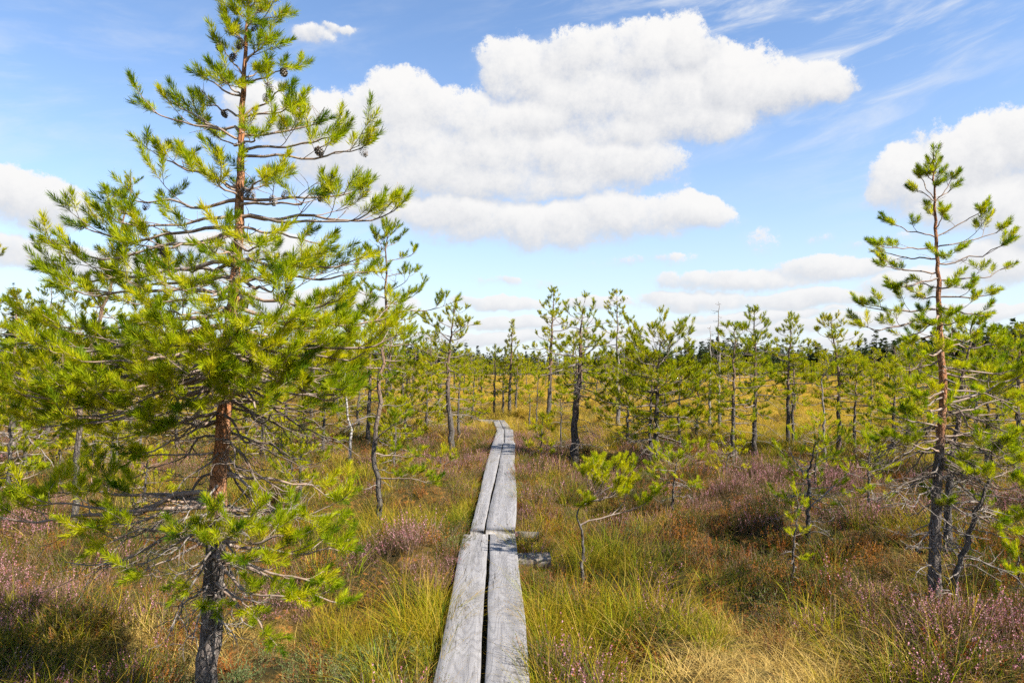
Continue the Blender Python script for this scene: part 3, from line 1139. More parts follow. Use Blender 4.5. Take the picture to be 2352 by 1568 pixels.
Z1 = .4211
D1 = 3.40
T1_TRUNK = [(474, 1575), (488, 1400), (496, 1200), (506, 1060), (520, 890), (531, 720), (546, 560), (552, 420), (556, 260), (563, 130), (570, 30), (574, -45)]
T1_LIMBS = [
    # attach v, tip u, tip v, depth offset, bare fraction, sag
    (20, 602, -20, -.05, .1, .02), (22, 540, -18, .05, .1, .02), (40, 640, -5, .10, .25, .05), (45, 520, 2, -.08, .25, .05),
    (55, 682, 25, .05, .4, .08), (62, 590, 40, -.14, .3, .05), (105, 505, 34, -.06, .35, .08), (108, 530, 60, .14, .4, .05), (135, 650, 60, .0, .4, .08), (140, 610, 75, -.16, .35, .05),
    (172, 484, 76, .03, .45, .08), (190, 699, 143, .0, .5, .02), (180, 622, 150, .2, .4, .05), (205, 540, 185, -.18, .4, .05),
    (223, 425, 155, .0, .45, .08), (225, 459, 126, -.08, .45, .05), (268, 690, 180, .05, .5, .05), (268, 440, 225, .15, .5, .03),
    (270, 707, 236, -.12, .35, .05), (303, 295, 236, .05, .35, .13), (320, 365, 215, -.12, .4, .10), (330, 600, 300, -.3, .45, .08),
    (310, 779, 273, .12, .35, .05), (345, 817, 297, -.1, .35, .10), (358, 893, 316, .03, .45, .18), (340, 480, 300, .25, .4, .08),
    (430, 333, 333, .10, .45, .12), (440, 392, 350, -.20, .45, .08), (440, 625, 390, -.42, .4, .12), (452, 560, 420, .45, .4, .08),
    (455, 876, 421, .15, .45, .10), (460, 223, 446, .06, .4, .12), (450, 480, 400, -.45, .45, .10), (470, 760, 440, -.25, .4, .12),
    (497, 206, 497, -.14, .35, .14), (497, 964, 459, .0, .35, .20), (500, 900, 470, -.18, .45, .15), (522, 780, 573, .05, .55, -.08), (522, 139, 518, .12, .4, .10),
    (530, 76, 568, -.02, .4, .14), (545, 250, 560, -.28, .4, .10), (560, 600, 560, -.55, .45, .12), (575, 470, 570, -.5, .4, .1), (590, 730, 600, .35, .4, .1),
    (600, 97, 619, .08, .35, .12), (600, 850, 590, -.05, .4, .12), (610, 430, 600, .6, .4, .1), (640, 862, 615, .22, .4, .12), (640, 250, 640, .3, .4, .10),
    (650, 640, 640, -.6, .4, .12), (665, 120, 655, -.1, .45, .05), (660, 420, 650, -.55, .4, .12), (680, 800, 680, -.3, .35, .14), (690, 560, 690, .7, .4, .1),
    (700, 930, 720, .0, .35, .16), (705, 60, 730, .1, .4, .12), (705, 330, 700, -.4, .4, .14), (720, 560, 745, -.72, .45, .10), (725, 700, 730, -.55, .4, .12), (735, 820, 735, .25, .4, .14),
    (745, 20, 790, -.08, .4, .12), (750, 220, 770, .35, .4, .12), (755, 940, 765, -.16, .4, .16), (760, 420, 790, -.62, .5, .12), (770, 770, 790, -.36, .45, .12),
    (790, 5, 850, .12, .45, .12), (795, 150, 820, -.28, .4, .12), (800, 835, 845, .05, .45, .12), (805, 640, 840, -.6, .55, .10), (815, 300, 850, .2, .5, .12),
    (830, -35, 850, -.05, .4, .14), (835, 740, 880, .3, .5, .12), (845, 810, 905, -.2, .5, .14), (855, 480, 850, -.66, .55, .08), (860, 90, 905, -.2, .45, .12), (870, 280, 900, -.45, .5, .12),
    (885, 60, 972, .06, .6, .12), (890, 560, 890, -.55, .65, .1), (900, 370, 985, -.4, .65, .06), (905, 200, 930, .25, .6, .10), (915, 460, 930, -.55, .65, .06), (920, 770, 940, .22, .65, .08), (940, 240, 1000, .3, .7, .08),
    (815, 150, 880, -.15, .4, .12), (840, 250, 930, -.3, .45, .10), (820, 335, 865, -.45, .4, .10), (850, 45, 930, .05, .45, .12), (880, 110, 955, .15, .5, .10), (870, 395, 945, -.5, .5, .06), (835, 15, 905, -.2, .45, .12),
    (820, 700, 850, -.3, .4, .10), (850, 650, 905, -.45, .45, .08), (830, 785, 870, .1, .45, .12), (870, 720, 935, -.1, .5, .08), (880, 610, 930, -.5, .5, .06), (795, 870, 800, -.1, .4, .14), (780, 560, 800, -.7, .4, .08), (790, 470, 835, -.65, .4, .08), (810, 820, 885, -.3, .45, .10),
    (900, 330, 1000, -.35, .55, .05), (910, 160, 985, -.1, .55, .06), (960, 290, 1060, -.3, .6, .0),
    (1040, 300, 1040, -.2, .8, .05),
    (1130, -25, 1185, .05, .55, .05), (1140, 100, 1130, .15, .6, .02), (1150, 165, 1225, -.22, .55, .0), (1160, 260, 1120, -.1, .65, .0), (1160, 60, 1160, -.15, .6, .02), (1170, 200, 1270, -.2, .6, .0),
    (1085, 785, 1150, .12, .75, -.10), (1170, 800, 1190, -.1, .55, .02), (1230, 690, 1230, -.35, .5, .04), (1245, 815, 1265, .0, .5, .06), (1200, 590, 1210, -.42, .6, .0), (1240, 500, 1235, -.5, .6, .0),
    (1255, 760, 1340, -.15, .45, .06), (1270, 640, 1290, -.38, .45, .04), (1280, 810, 1385, .1, .55, .08), (1290, 700, 1380, -.3, .5, .06), (1265, 560, 1290, -.45, .55, .02), (1250, 230, 1200, .1, .75, .0),
    (1240, 290, 1335, -.25, .86, -.05), (1260, 400, 1370, -.3, .84, -.08), (1350, 500, 1405, -.3, .8, -.02), (1340, 645, 1490, -.2, .78, -.04), (1330, 590, 1420, -.28, .8, .0), (1190, 400, 1230, -.4, .7, .0),
]
T1_DEAD = [
    (930, 700, 1000, .1), (940, 380, 1010, -.2), (950, 640, 1040, -.3), (960, 300, 980, .3), (980, 720, 1060, .25), (1000, 640, 1150, -.1), (1000, 330, 1070, .1), (1010, 560, 1080, -.4),
    (1030, 690, 1120, .0), (1040, 400, 1130, -.25), (1060, 610, 1180, .2), (1080, 350, 1230, .1), (1100, 720, 1190, -.15), (1110, 420, 1200, -.3), (1120, 560, 1240, -.35),
    (1140, 260, 1240, -.1), (1150, 200, 1190, .1), (1160, 610, 1200, .2), (1170, 380, 1290, -.2), (1180, 690, 1170, .2), (1200, 150, 1290, .05), (1210, 300, 1300, .2), (1230, 560, 1330, -.3), (1250, 400, 1330, -.3),
    (1260, 600, 1400, .2), (1290, 385, 1450, -.2), (1300, 440, 1480, -.25), (1320, 580, 1440, -.1), (1340, 400, 1430, .2), (1350, 620, 1380, .1), (1380, 545, 1480, -.15), (900, 760, 1010, .2), (915, 650, 950, -.45), (870, 700, 960, .35), (880, 380, 950, -.35),
]
T1_FILL = [(v, .30 + (v - 100) * .00050, (i * 137) % 360, 18 - v * .03, .4, .1) for i, v in enumerate(range(590, 900, 44))]
CONES = [(z[0] * Z1, z[1] * Z1) for z in ((1220, 230), (1345, 235), (1390, 175), (1480, 460), (1450, 525), (1215, 645), (1345, 830), (1320, 1000), (1385, 1050), (1490, 1090), (1770, 1045), (1745, 815),
                                          (1970, 875), (840, 1135), (1560, 390), (1615, 1000), (1095, 1315), (900, 1370), (1240, 1415), (1295, 300))]
near_pine('tall bushy pine with orange flaking bark and cones, closest to the camera', T1_TRUNK, D1, .056, T1_LIMBS, 11, M_BARK, T1_DEAD, T1_FILL, 1.0, CONES)


def z8(x, y):
    return 1837.5 + .4394 * x, 287 + .4394 * y


T2_TRUNK = [(2148, 1366), (2147, 1250), (2152, 1120), (2160, 1000), (2166, 900), (2163, 830), (2157, 726), (2154, 638), (2150, 559), (2147, 472), (2145, 400), (2144, 350)]
T2_L8 = [  # attach y, tip x, tip y (close-up pixels), depth, bare, sag
    (300, 640, 230, .05, .4, .03), (330, 740, 290, -.08, .4, .03), (400, 545, 285, .0, .55, .04), (400, 600, 190, .1, .5, .02), (405, 850, 215, .0, .6, .02), (410, 840, 290, .1, .6, .0), (560, 782, 390, -.1, .75, .0),
    (500, 680, 420, .12, .5, 0), (590, 410, 490, .05, .4, .06), (590, 1010, 400, -.05, .4, .05), (640, 385, 620, -.1, .4, .08), (640, 1080, 530, .1, .4, .08), (720, 1120, 605, -.05, .45, .10), (770, 395, 725, .05, .4, .10),
    (700, 390, 660, .15, .5, .06), (680, 760, 690, -.3, .4, .05), (800, 480, 855, -.1, .4, .05), (810, 1120, 735, .08, .45, .14), (850, 560, 805, .15, .4, .05), (850, 800, 830, -.35, .35, .06), (900, 1045, 875, -.1, .35, .12),
    (900, 620, 900, .3, .4, .08), (950, 990, 1000, .1, .4, .08), (960, 290, 930, .0, .35, .15), (1010, 285, 1050, -.1, .35, .10), (1000, 700, 1040, -.4, .35, .06), (1020, 500, 1140, .1, .5, .0), (1050, 850, 1020, -.3, .35, .08),
    (1080, 600, 1120, .35, .4, .08), (1100, 900, 1120, .3, .4, .08), (1160, 1080, 1135, -.05, .5, .10), (1180, 640, 1200, -.35, .4, .05), (1230, 500, 1300, .05, .6, .05), (1260, 850, 1260, -.35, .45, .06), (1280, 1170, 1280, .1, .6, .05),
    (1300, 1080, 1330, .2, .55, .05), (1320, 960, 1390, -.3, .5, .05), (1350, 470, 1400, .15, .65, .05), (1370, 1180, 1470, -.1, .6, -.05), (1400, 620, 1420, -.35, .55, .05), (1420, 560, 1500, -.1, .6, .0), (1450, 900, 1480, .3, .6, .0),
    (1480, 700, 1540, -.4, .6, 0),
]
T2_LIMBS = []
for (ya, tx, ty, dd, bare, sag) in T2_L8:
    u, v = z8(tx, ty)
    T2_LIMBS.append((287 + .4394 * ya, u, v, dd, bare, sag))
T2_LIMBS += [(980, 2030, 945, -.1, .6, .05), (1010, 2000, 1010, .2, .75, .0), (1030, 2330, 1060, -.1, .8, -.1), (1000, 2300, 1000, .1, .7, -.05), (1040, 2080, 1010, -.3, .75, .0), (960, 2340, 905, .0, .6, .0), (930, 2352, 860, .1, .55, .0), (1060, 2250, 1090, -.3, .8, 0)]
T2_DEAD = [(v, 2150 + s * w, v + dv, dd) for (v, s, w, dv, dd) in (
    (960, -1, 120, 40, .1), (980, 1, 150, 40, -.1), (1000, -1, 100, 60, -.2), (1010, 1, 190, 50, .1), (1030, -1, 140, 50, .0), (1040, 1, 170, 90, -.2), (1060, -1, 90, 70, .2), (1070, 1, 120, 60, .2), (1090, -1, 120, 40, -.1), (1100, 1, 140, 100, .0),
    (1120, -1, 80, 50, -.25), (1130, 1, 100, 60, -.2), (1150, -1, 60, 40, .2), (1160, 1, 80, 70, .1), (1200, -1, 60, 60, .0), (1215, 1, 90, 10, -.1), (1230, 1, 60, 60, .1), (1255, -1, 60, -5, -.1), (1290, -1, 45, 25, -.1), (900, 1, 200, 60, .2), (940, 1, 200, 80, .0), (950, -1, 160, 100, .1), (920, 1, 180, 130, -.2))]
_q = np.random.default_rng(8)
for _i in range(20):
    _v = _q.uniform(900, 1270)
    _s = _q.choice((-1, 1))
    T2_DEAD.append((_v, 2150 + _s * _q.uniform(40, 190) * (1 if _v < 1100 else .6), _v + _q.uniform(-10, 110), _q.uniform(-.4, .4)))
near_pine('slender pine with sparse upswept top and bare lower twigs, at the right', T2_TRUNK, depth_of(1366), .040, T2_LIMBS, 23, M_BARK, T2_DEAD, (), .95, (), sh=.074, nsc=.92)


# ---- the middle distance, tree by tree
def limb_px(att, mids, bare=.4, thick=.012, ds=.07, dead=False, reach=.4):
    """extra limb through photo pixels for one tree"""
    def f(W, Wd, tp, r, d):
        P_ = [at(u, v, d + dd) for (u, v, dd) in [att] + list(mids)]
        near = tp[int(np.argmin(np.linalg.norm(tp - P_[0], axis=1)))]
        if np.linalg.norm(near - P_[0]) < .12:
            P_[0] = near.copy()
        pts = spline(P_, 9)
        pts[1:] += r.normal(0, .006, (8, 3))
        if dead:
            dead_limb(Wd, pts, r, float(np.linalg.norm(pts[-1] - pts[0])), thick)
        else:
            ramify(W, pts, thick, r, bare=bare, ds=ds, reach=reach)
    return f


def both(*fs):
    def f(*a):
        for x in fs:
            x(*a)
    return f


pine('leaning thin pine with grey trunk standing behind the bushy near pine', [(172, 1175), (182, 1000), (198, 844), (255, 650), (300, 405)], .034, .45, .26, 16, 'cone', .8, 10, 31)
pine('thin pine with bare reddish upper trunk just right of the bushy near pine', [(868, 1168), (871, 1110), (859, 1080), (863, 1000), (869, 917), (880, 800), (888, 640), (889, 515)], .031, .56, .40, 24, 'dome', .95, 8, 32,
     extra=both(limb_px((868, 1105, 0), [(905, 1098, -.1), (950, 1100, -.2), (1000, 1112, -.2)], .3, .010), limb_px((862, 1000, 0), [(890, 985, -.2), (930, 960, -.3)], .45, .009),
                limb_px((862, 1030, 0), [(900, 1045, .1), (960, 1050, .1)], .4, .009), limb_px((884, 700, 0), [(950, 715, 0), (1010, 705, .1), (1050, 690, .1)], .6, .009)))
pine('straight pine with grey trunk behind the bare-trunked thin pine', [(845, 1000), (850, 840), (852, 720)], .05, .38, .70, 20, 'dome', .8, 10, 33)
pine('pine with dark straight trunk in the cluster left of the boardwalk', [(893, 943), (892, 880), (900, 745)], .06, .40, .75, 18, 'dome', .8, 8, 34)
pine('pine with grey forked twigs in the cluster left of the boardwalk', [(923, 936), (926, 860), (930, 738)], .05, .42, .8, 18, 'dome', .7, 14, 35)
pine('low pine with short dark trunk in the cluster left of the boardwalk', [(946, 944), (948, 900), (955, 790)], .055, .35, .75, 16, 'dome', .8, 10, 36)
pine('thin pine with bare lower branches beside the curved trunk', [(1008, 977), (1008, 900), (1000, 790)], .045, .48, .6, 14, 'dome', .75, 14, 37)
pine('pine with curved dark trunk and bent open crown left of the path', [(1036, 1010), (1035, 965), (1028, 917), (1031, 829), (1036, 770), (1047, 702)], .066, .42, .66, 22, 'dome', .95, 6, 38, M_BARK_MID,
     extra=both(limb_px((1030, 830, 0), [(990, 815, -.1), (960, 800, -.2)], .6, .016), limb_px((1036, 770, 0), [(1070, 750, .1), (1098, 745, .2)], .4, .014), limb_px((1034, 780, 0), [(990, 745, .2), (962, 722, .2)], .35, .014)))
pine('slim dark pine just right of the curved trunk', [(1054, 996), (1053, 930), (1060, 830)], .032, .36, .42, 14, 'cone', .8, 4, 39)
pine('small upright pine left in the group where the path bends', [(1135, 946), (1136, 890), (1138, 800)], .045, .42, .55, 14, 'dome', .8, 3, 40)
pine('small dark pine next to the spire-topped pine at the bend', [(1155, 941), (1156, 890), (1160, 805)], .045, .42, .5, 14, 'dome', .8, 3, 41)
pine('spire-topped pine standing behind the end of the visible boardwalk', [(1170, 946), (1172, 870), (1175, 800), (1178, 737)], .06, .34, .50, 28, 'spire', 1.1, 4, 42)
pine('short pine on the right side of the spire-topped pine', [(1184, 943), (1186, 900), (1190, 815)], .045, .38, .5, 13, 'dome', .8, 3, 43)
pine('spindly bare-stemmed pine sapling right of the path end', [(1216, 968), (1217, 930), (1216, 888)], .026, .7, .25, 7, 'dome', .7, 2, 44)
pine('very thin reddish sapling trunk right of the path end', [(1232, 984), (1233, 930), (1236, 860)], .020, .7, .28, 7, 'dome', .7, 2, 45)
pine('tiny thin-stemmed pine by the path between heather and sedge', [(1243, 1047), (1243, 1010), (1248, 955)], .013, .35, .30, 9, 'dome', .8, 4, 46)
pine('tall conical pine with clear top left of the gnarled dark trunk', [(1262, 952), (1263, 880), (1267, 780), (1272, 665)], .075, .40, .80, 32, 'cone', 1.0, 12, 47,
     extra=limb_px((1264, 800, 0), [(1235, 820, 0), (1218, 815, .1)], .5, .012))
pine('thin grey sapling stem just left of the gnarled dark trunk', [(1288, 1009), (1288, 960), (1289, 890)], .022, .62, .3, 8, 'dome', .7, 6, 48)
pine('gnarled pine with thick black lower trunk and twiggy crown', [(1321, 1043), (1319, 990), (1323, 930), (1331, 870), (1333, 800), (1337, 712)], .082, .50, .62, 24, 'flat', .75, 26, 49, M_BARK_DARK,
     extra=both(limb_px((1332, 838, 0), [(1300, 845, -.1), (1265, 858, -.2), (1240, 862, -.2)], .8, .022, dead=True), limb_px((1333, 850, 0), [(1360, 860, .0), (1385, 880, -.2), (1405, 900, -.3)], .4, .02),
                limb_px((1328, 910, 0), [(1360, 915, .1), (1395, 940, .1)], .5, .016), limb_px((1335, 760, 0), [(1375, 745, .2), (1400, 740, .2)], .7, .014, dead=True)))
pine('pale grey-trunked pine with dead pointed top behind the gnarled one', [(1420, 968), (1419, 886), (1418, 760), (1417, 669)], .055, .35, .75, 28, 'cone', .85, 22, 50, M_BARK_PALE,
     extra=both(limb_px((1417, 700, 0), [(1405, 690, .1), (1395, 695, .1)], 0, .01, dead=True), limb_px((1417, 690, 0), [(1430, 685, 0), (1440, 690, .1)], 0, .01, dead=True)))
pine('broad bushy pine with dark main trunk right of the gnarled one', [(1507, 1052), (1509, 960), (1511, 850), (1522, 768)], .050, .30, .95, 34, 'flat', 1.05, 8, 51, M_BARK_DARK,
     extra=both(limb_px((1510, 930, 0), [(1570, 915, -.1), (1640, 900, -.2)], .5, .014), limb_px((1510, 980, 0), [(1560, 975, .1), (1625, 955, .2)], .5, .012), limb_px((1508, 900, 0), [(1460, 890, 0), (1415, 905, .1)], .35, .014)))
pine('slightly crooked second trunk hard against the broad bushy pine', [(1496, 1052), (1493, 980), (1497, 900), (1500, 820)], .036, .45, .55, 16, 'dome', .9, 6, 52, M_BARK_MID)
pine('young pine with slim stem in front of the meadow opening', [(1560, 1017), (1560, 950), (1562, 850)], .034, .40, .55, 16, 'dome', .9, 6, 53)
pine('dead grey pine snag with few twigs, shorter of the two snags', [(1630, 968), (1631, 880), (1632, 748)], .042, .45, .55, 26, dead=0, seed=54, bark=M_BARK_PALE, green=False, cat='dead tree', name='dead_pine')
pine('tall bare dead pine snag rising above the horizon', [(1651, 966), (1652, 850), (1650, 692)], .045, .30, .55, 26, dead=0, seed=55, bark=M_BARK_PALE, green=False, cat='dead tree', name='dead_pine')
pine('pine with pinkish mid trunk and dead inner twigs right of the snags', [(1681, 1054), (1684, 960), (1686, 850), (1688, 752)], .040, .42, .55, 24, 'dome', .85, 16, 56)
pine('tall healthy pine with dark pointed crown right of the snags', [(1732, 1019), (1734, 920), (1735, 800), (1733, 712)], .050, .38, .66, 30, 'cone', 1.0, 10, 57, M_BARK_DARK)
pine('even-crowned pine on a straight trunk, left of a twin pair', [(1810, 1009), (1811, 920), (1813, 820), (1817, 732)], .046, .52, .58, 26, 'cone', 1.0, 5, 58, M_BARK_DARK)
pine('thinner pine trunk close beside the even-crowned straight pine', [(1820, 1005), (1821, 920), (1824, 815)], .032, .6, .45, 14, 'dome', .9, 3, 59)
pine('crooked-topped pine with dark stem between bent pale trunk and thin pine', [(1926, 1023), (1927, 930), (1924, 840), (1915, 780), (1908, 732)], .046, .48, .58, 24, 'dome', .95, 6, 60, M_BARK_DARK)
pine('pale bent dead-looking trunk leaning toward the crooked-topped pine', [(1892, 1036), (1893, 960), (1889, 900), (1887, 870), (1912, 836)], .026, .5, .35, 9, 'dome', .6, 6, 61, M_BARK_PALE)
pine('thin straight pine right of the crooked-topped pine', [(1962, 1023), (1964, 940), (1968, 830)], .034, .42, .55, 18, 'dome', .9, 6, 62)
pine('small pine in the row between the thin straight pine and the slender right pine', [(1997, 978), (1999, 920), (2003, 845)], .04, .35, .7, 16, 'dome', .9, 4, 63)
pine('pine partly hidden behind the crown of the slender right pine', [(2085, 1010), (2088, 930), (2090, 800)], .045, .3, .75, 22, 'dome', .95, 6, 64)
pine('dark-trunked pine standing close behind the slender right pine', [(2178, 1228), (2183, 1100), (2200, 940), (2235, 736)], .034, .50, .50, 22, 'dome', .85, 16, 65, M_BARK_DARK)
pine('leaning twiggy pine stem at the foot of the slender right pine', [(2191, 1370), (2205, 1290), (2235, 1200), (2262, 1130), (2290, 1020)], .024, .62, .42, 12, 'dome', .8, 22, 66, M_BARK_MID)
pine('bushy pine at the right edge behind the slender right pine', [(2335, 1090), (2338, 950), (2342, 755)], .045, .28, .55, 24, 'dome', .95, 10, 67)
pine('pine trunk behind dead twigs near the right edge of the bog', [(2290, 1005), (2292, 930), (2300, 830)], .045, .3, .8, 20, 'dome', .9, 8, 68)
pine('pine with dark stem farther back near the right edge', [(2240, 985), (2243, 930), (2246, 815)], .05, .35, .8, 18, 'dome', .9, 4, 69)
pine('pine mostly outside the frame, its twigs reaching in at the left edge', [(-70, 1080), (-68, 900), (-60, 480)], .06, .40, .48, 20, 'dome', .9, 6, 70)
# small ones in the open
pine('knee-high forked pine beside the boardwalk with one long side branch', [(1337, 1288), (1339, 1250), (1336, 1212), (1326, 1188), (1330, 1168), (1350, 1152)], .015, .97, .08, 2, 'dome', 1.0, 0, 71,
     extra=both(limb_px((1336, 1170, 0), [(1372, 1132, 0), (1395, 1090, .05), (1412, 1058, .08)], .28, .009, .062), limb_px((1350, 1152, 0), [(1400, 1120, -.06), (1440, 1085, -.05)], .2, .007, .062), limb_px((1340, 1160, 0), [(1362, 1110, .1), (1375, 1062, .1)], .4, .007, .062),
                limb_px((1337, 1210, 0), [(1375, 1190, 0), (1430, 1178, .0), (1480, 1160, .0), (1508, 1130, .0)], .62, .009, .062), limb_px((1395, 1186, 0), [(1430, 1160, .1), (1442, 1120, .1)], .5, .006, .062), limb_px((1360, 1140, 0), [(1405, 1135, .12), (1450, 1105, .14)], .25, .006, .062), limb_px((1352, 1130, 0), [(1350, 1100, -.1), (1352, 1075, -.12)], .3, .006, .062), limb_px((1345, 1155, 0), [(1375, 1150, -.1), (1425, 1130, -.1)], .3, .006, .062)), name='pine_sapling', cat='sapling', yellow=.36)
pine('small flat-topped pine with thin crooked stem among purple heather', [(1545, 1150), (1548, 1110), (1552, 1075), (1560, 1045)], .014, .55, .42, 12, 'flat', .9, 6, 72, name='pine_sapling', cat='sapling', yellow=.15)
pine('tiny yellowing pine with bright needle clusters in front of the twiggy shrub pine', [(1822, 1262), (1827, 1215), (1832, 1160), (1828, 1125)], .008, .45, .13, 4, 'dome', .4, 10, 73, name='pine_sapling', cat='sapling', yellow=.28)
pine('low spreading pine with bare twisting branches in the heather', [(1856, 1196), (1857, 1150), (1855, 1105), (1862, 1060), (1872, 1010)], .022, .42, .45, 14, 'flat', .55, 14, 74, M_BARK_DARK, name='pine_sapling', cat='sapling',
     extra=both(limb_px((1857, 1165, 0), [(1895, 1135, 0), (1925, 1105, .1), (1950, 1085, .2)], .5, .011, dead=True), limb_px((1857, 1105, 0), [(1835, 1070, 0), (1812, 1035, .1)], .5, .010, dead=True)))
pine('small bright pine bush right of the dark pine row', [(1668, 1075), (1672, 1050), (1690, 1020)], .013, .25, .42, 12, 'flat', .9, 2, 75, name='pine_sapling', cat='sapling', yellow=.2)
pine('bushy young pine with two thin stems left of the birch', [(690, 1125), (690, 1080), (693, 985)], .022, .30, .42, 18, 'dome', 1.0, 6, 76, name='pine_sapling', cat='sapling', yellow=.12)
pine('thin dark stemmed young pine next to the bushy young pine', [(667, 1150), (669, 1100), (672, 1030)], .014, .35, .26, 10, 'dome', .9, 4, 77, name='pine_sapling', cat='sapling', yellow=.12)
pine('bushy young pine in the heather under the left side of the big crown', [(255, 1075), (257, 1030), (262, 960)], .02, .2, .45, 16, 'dome', .9, 12, 78, name='pine_sapling', cat='sapling', yellow=.1)
pine('low green pine sapling between the near trunk and the leaning thin pine', [(330, 1160), (333, 1120), (340, 1040)], .014, .25, .34, 12, 'dome', .9, 5, 79, name='pine_sapling', cat='sapling', yellow=.2)
pine('short pine sapling in sedge just left of the boardwalk', [(1010, 1080), (1012, 1062), (1015, 1035)], .009, .2, .28, 8, 'flat', .8, 2, 80, name='pine_sapling', cat='sapling', yellow=.2)
pine('small pine sapling by the heather at the far right edge', [(2342, 1345), (2340, 1310), (2336, 1262)], .008, .3, .16, 6, 'dome', .8, 5, 81, name='pine_sapling', cat='sapling', yellow=.15)
pine('young pine between the low spreading pine and the slender right pine', [(1995, 1150), (1996, 1090), (1998, 1005)], .018, .35, .40, 14, 'dome', .85, 12, 82, name='pine_sapling', cat='sapling', yellow=.08)
pine('small loose pine in front of the pale bent trunk', [(1872, 1095), (1876, 1040), (1884, 960)], .016, .4, .36, 12, 'dome', .8, 8, 83, name='pine_sapling', cat='sapling', yellow=.12)
# the dense left side behind the near pine
pine('tall pine at the left edge behind the big crown', [(30, 1010), (32, 860), (40, 670)], .05, .30, .75, 26, 'dome', 1.0, 8, 84)
pine('wide pine in the left thicket, second from the frame edge', [(110, 985), (112, 860), (118, 655)], .055, .30, .85, 26, 'dome', 1.0, 8, 85)
pine('pine in the left thicket directly behind the leaning thin pine', [(215, 980), (218, 850), (225, 690)], .05, .32, .8, 24, 'dome', 1.0, 10, 86)
pine('pine in the left thicket seen through the gaps left of the near trunk', [(345, 965), (347, 860), (352, 720)], .05, .35, .85, 22, 'dome', .9, 10, 87)
pine('dark pine glimpsed behind the lower right crown of the near pine', [(620, 985), (622, 900), (628, 790)], .05, .4, .7, 18, 'dome', .9, 12, 88)
pine('pine glimpsed right of the near trunk under its crown', [(715, 960), (717, 890), (722, 765)], .05, .4, .8, 18, 'dome', .9, 10, 89)
pine('pine behind the white birch stem', [(775, 950), (777, 890), (780, 775)], .05, .42, .7, 18, 'dome', .9, 8, 90)

for _i, (u, v, h, R_, lab) in enumerate((
        (58, 1065, 1.7, .60, 'low spreading young pine at the left edge beneath the big crown'), (140, 1045, 1.9, .6, 'young pine left of the leaning thin trunk, deep in the thicket'),
        (405, 1025, 1.7, .6, 'young pine filling the gap just left of the near trunk'), (448, 995, 2.0, .65, 'taller young pine glimpsed immediately left of the near trunk'),
        (565, 1020, 1.6, .55, 'young pine glimpsed immediately right of the near trunk'), (600, 1050, 1.2, .5, 'short bushy pine under the right half of the near crown'),
        (742, 1015, 1.6, .55, 'young pine between the bushy sapling and the birch stem'), (822, 975, 1.9, .6, 'young pine right behind the birch stem'),
        (930, 1005, 1.5, .55, 'bushy young pine right of the bare-trunked thin pine'), (978, 985, 1.7, .55, 'young pine in front of the cluster left of the curved trunk'),
        (1085, 955, 1.6, .55, 'young pine close to the left side of the path bend'), (1440, 1010, 1.5, .6, 'young bushy pine left of the broad bushy pine'), (1600, 1000, 1.5, .6, 'young bushy pine right of the broad bushy pine'),
        (20, 1120, 1.3, .5, 'knee-high bushy pine in heather close to the left edge'), (215, 1060, 1.5, .55, 'bushy pine right of the leaning thin trunk foot'), (300, 1000, 2.1, .65, 'slim tall young pine in the middle of the left thicket'),
        (500, 985, 1.9, .6, 'young pine hidden directly behind the near trunk'), (655, 1000, 1.9, .6, 'young pine behind the two-stemmed bushy sapling'), (905, 1060, 1.0, .42, 'little round pine at the foot of the bare-trunked thin pine'),
        (2050, 1040, 1.6, .6, 'young pine left behind the slender right pine'), (2265, 1080, 1.7, .6, 'young pine right behind the slender right pine'))):
    _d = depth_of(v)
    _vt = v - h * F / _d
    pine(lab, [(u, v), (u + 3, (v + _vt) / 2), (u + 6, _vt)], .016 + .012 * h, .16, R_, 24, ('dome', 'cone', 'flat')[_i % 3], 1.0, 6, 130 + _i, yellow=.08)

pine('tangle of grey dead twigs on a thin stem in the left thicket', [(268, 1045), (270, 990), (276, 930)], .02, .2, .42, 30, dead=0, seed=154, bark=M_BARK_PALE, green=False, cat='dead tree', name='dead_pine')
pine('second twiggy dead stem right of the left thicket tangle', [(322, 1030), (324, 980), (320, 915)], .02, .2, .40, 26, dead=0, seed=155, bark=M_BARK_PALE, green=False, cat='dead tree', name='dead_pine')


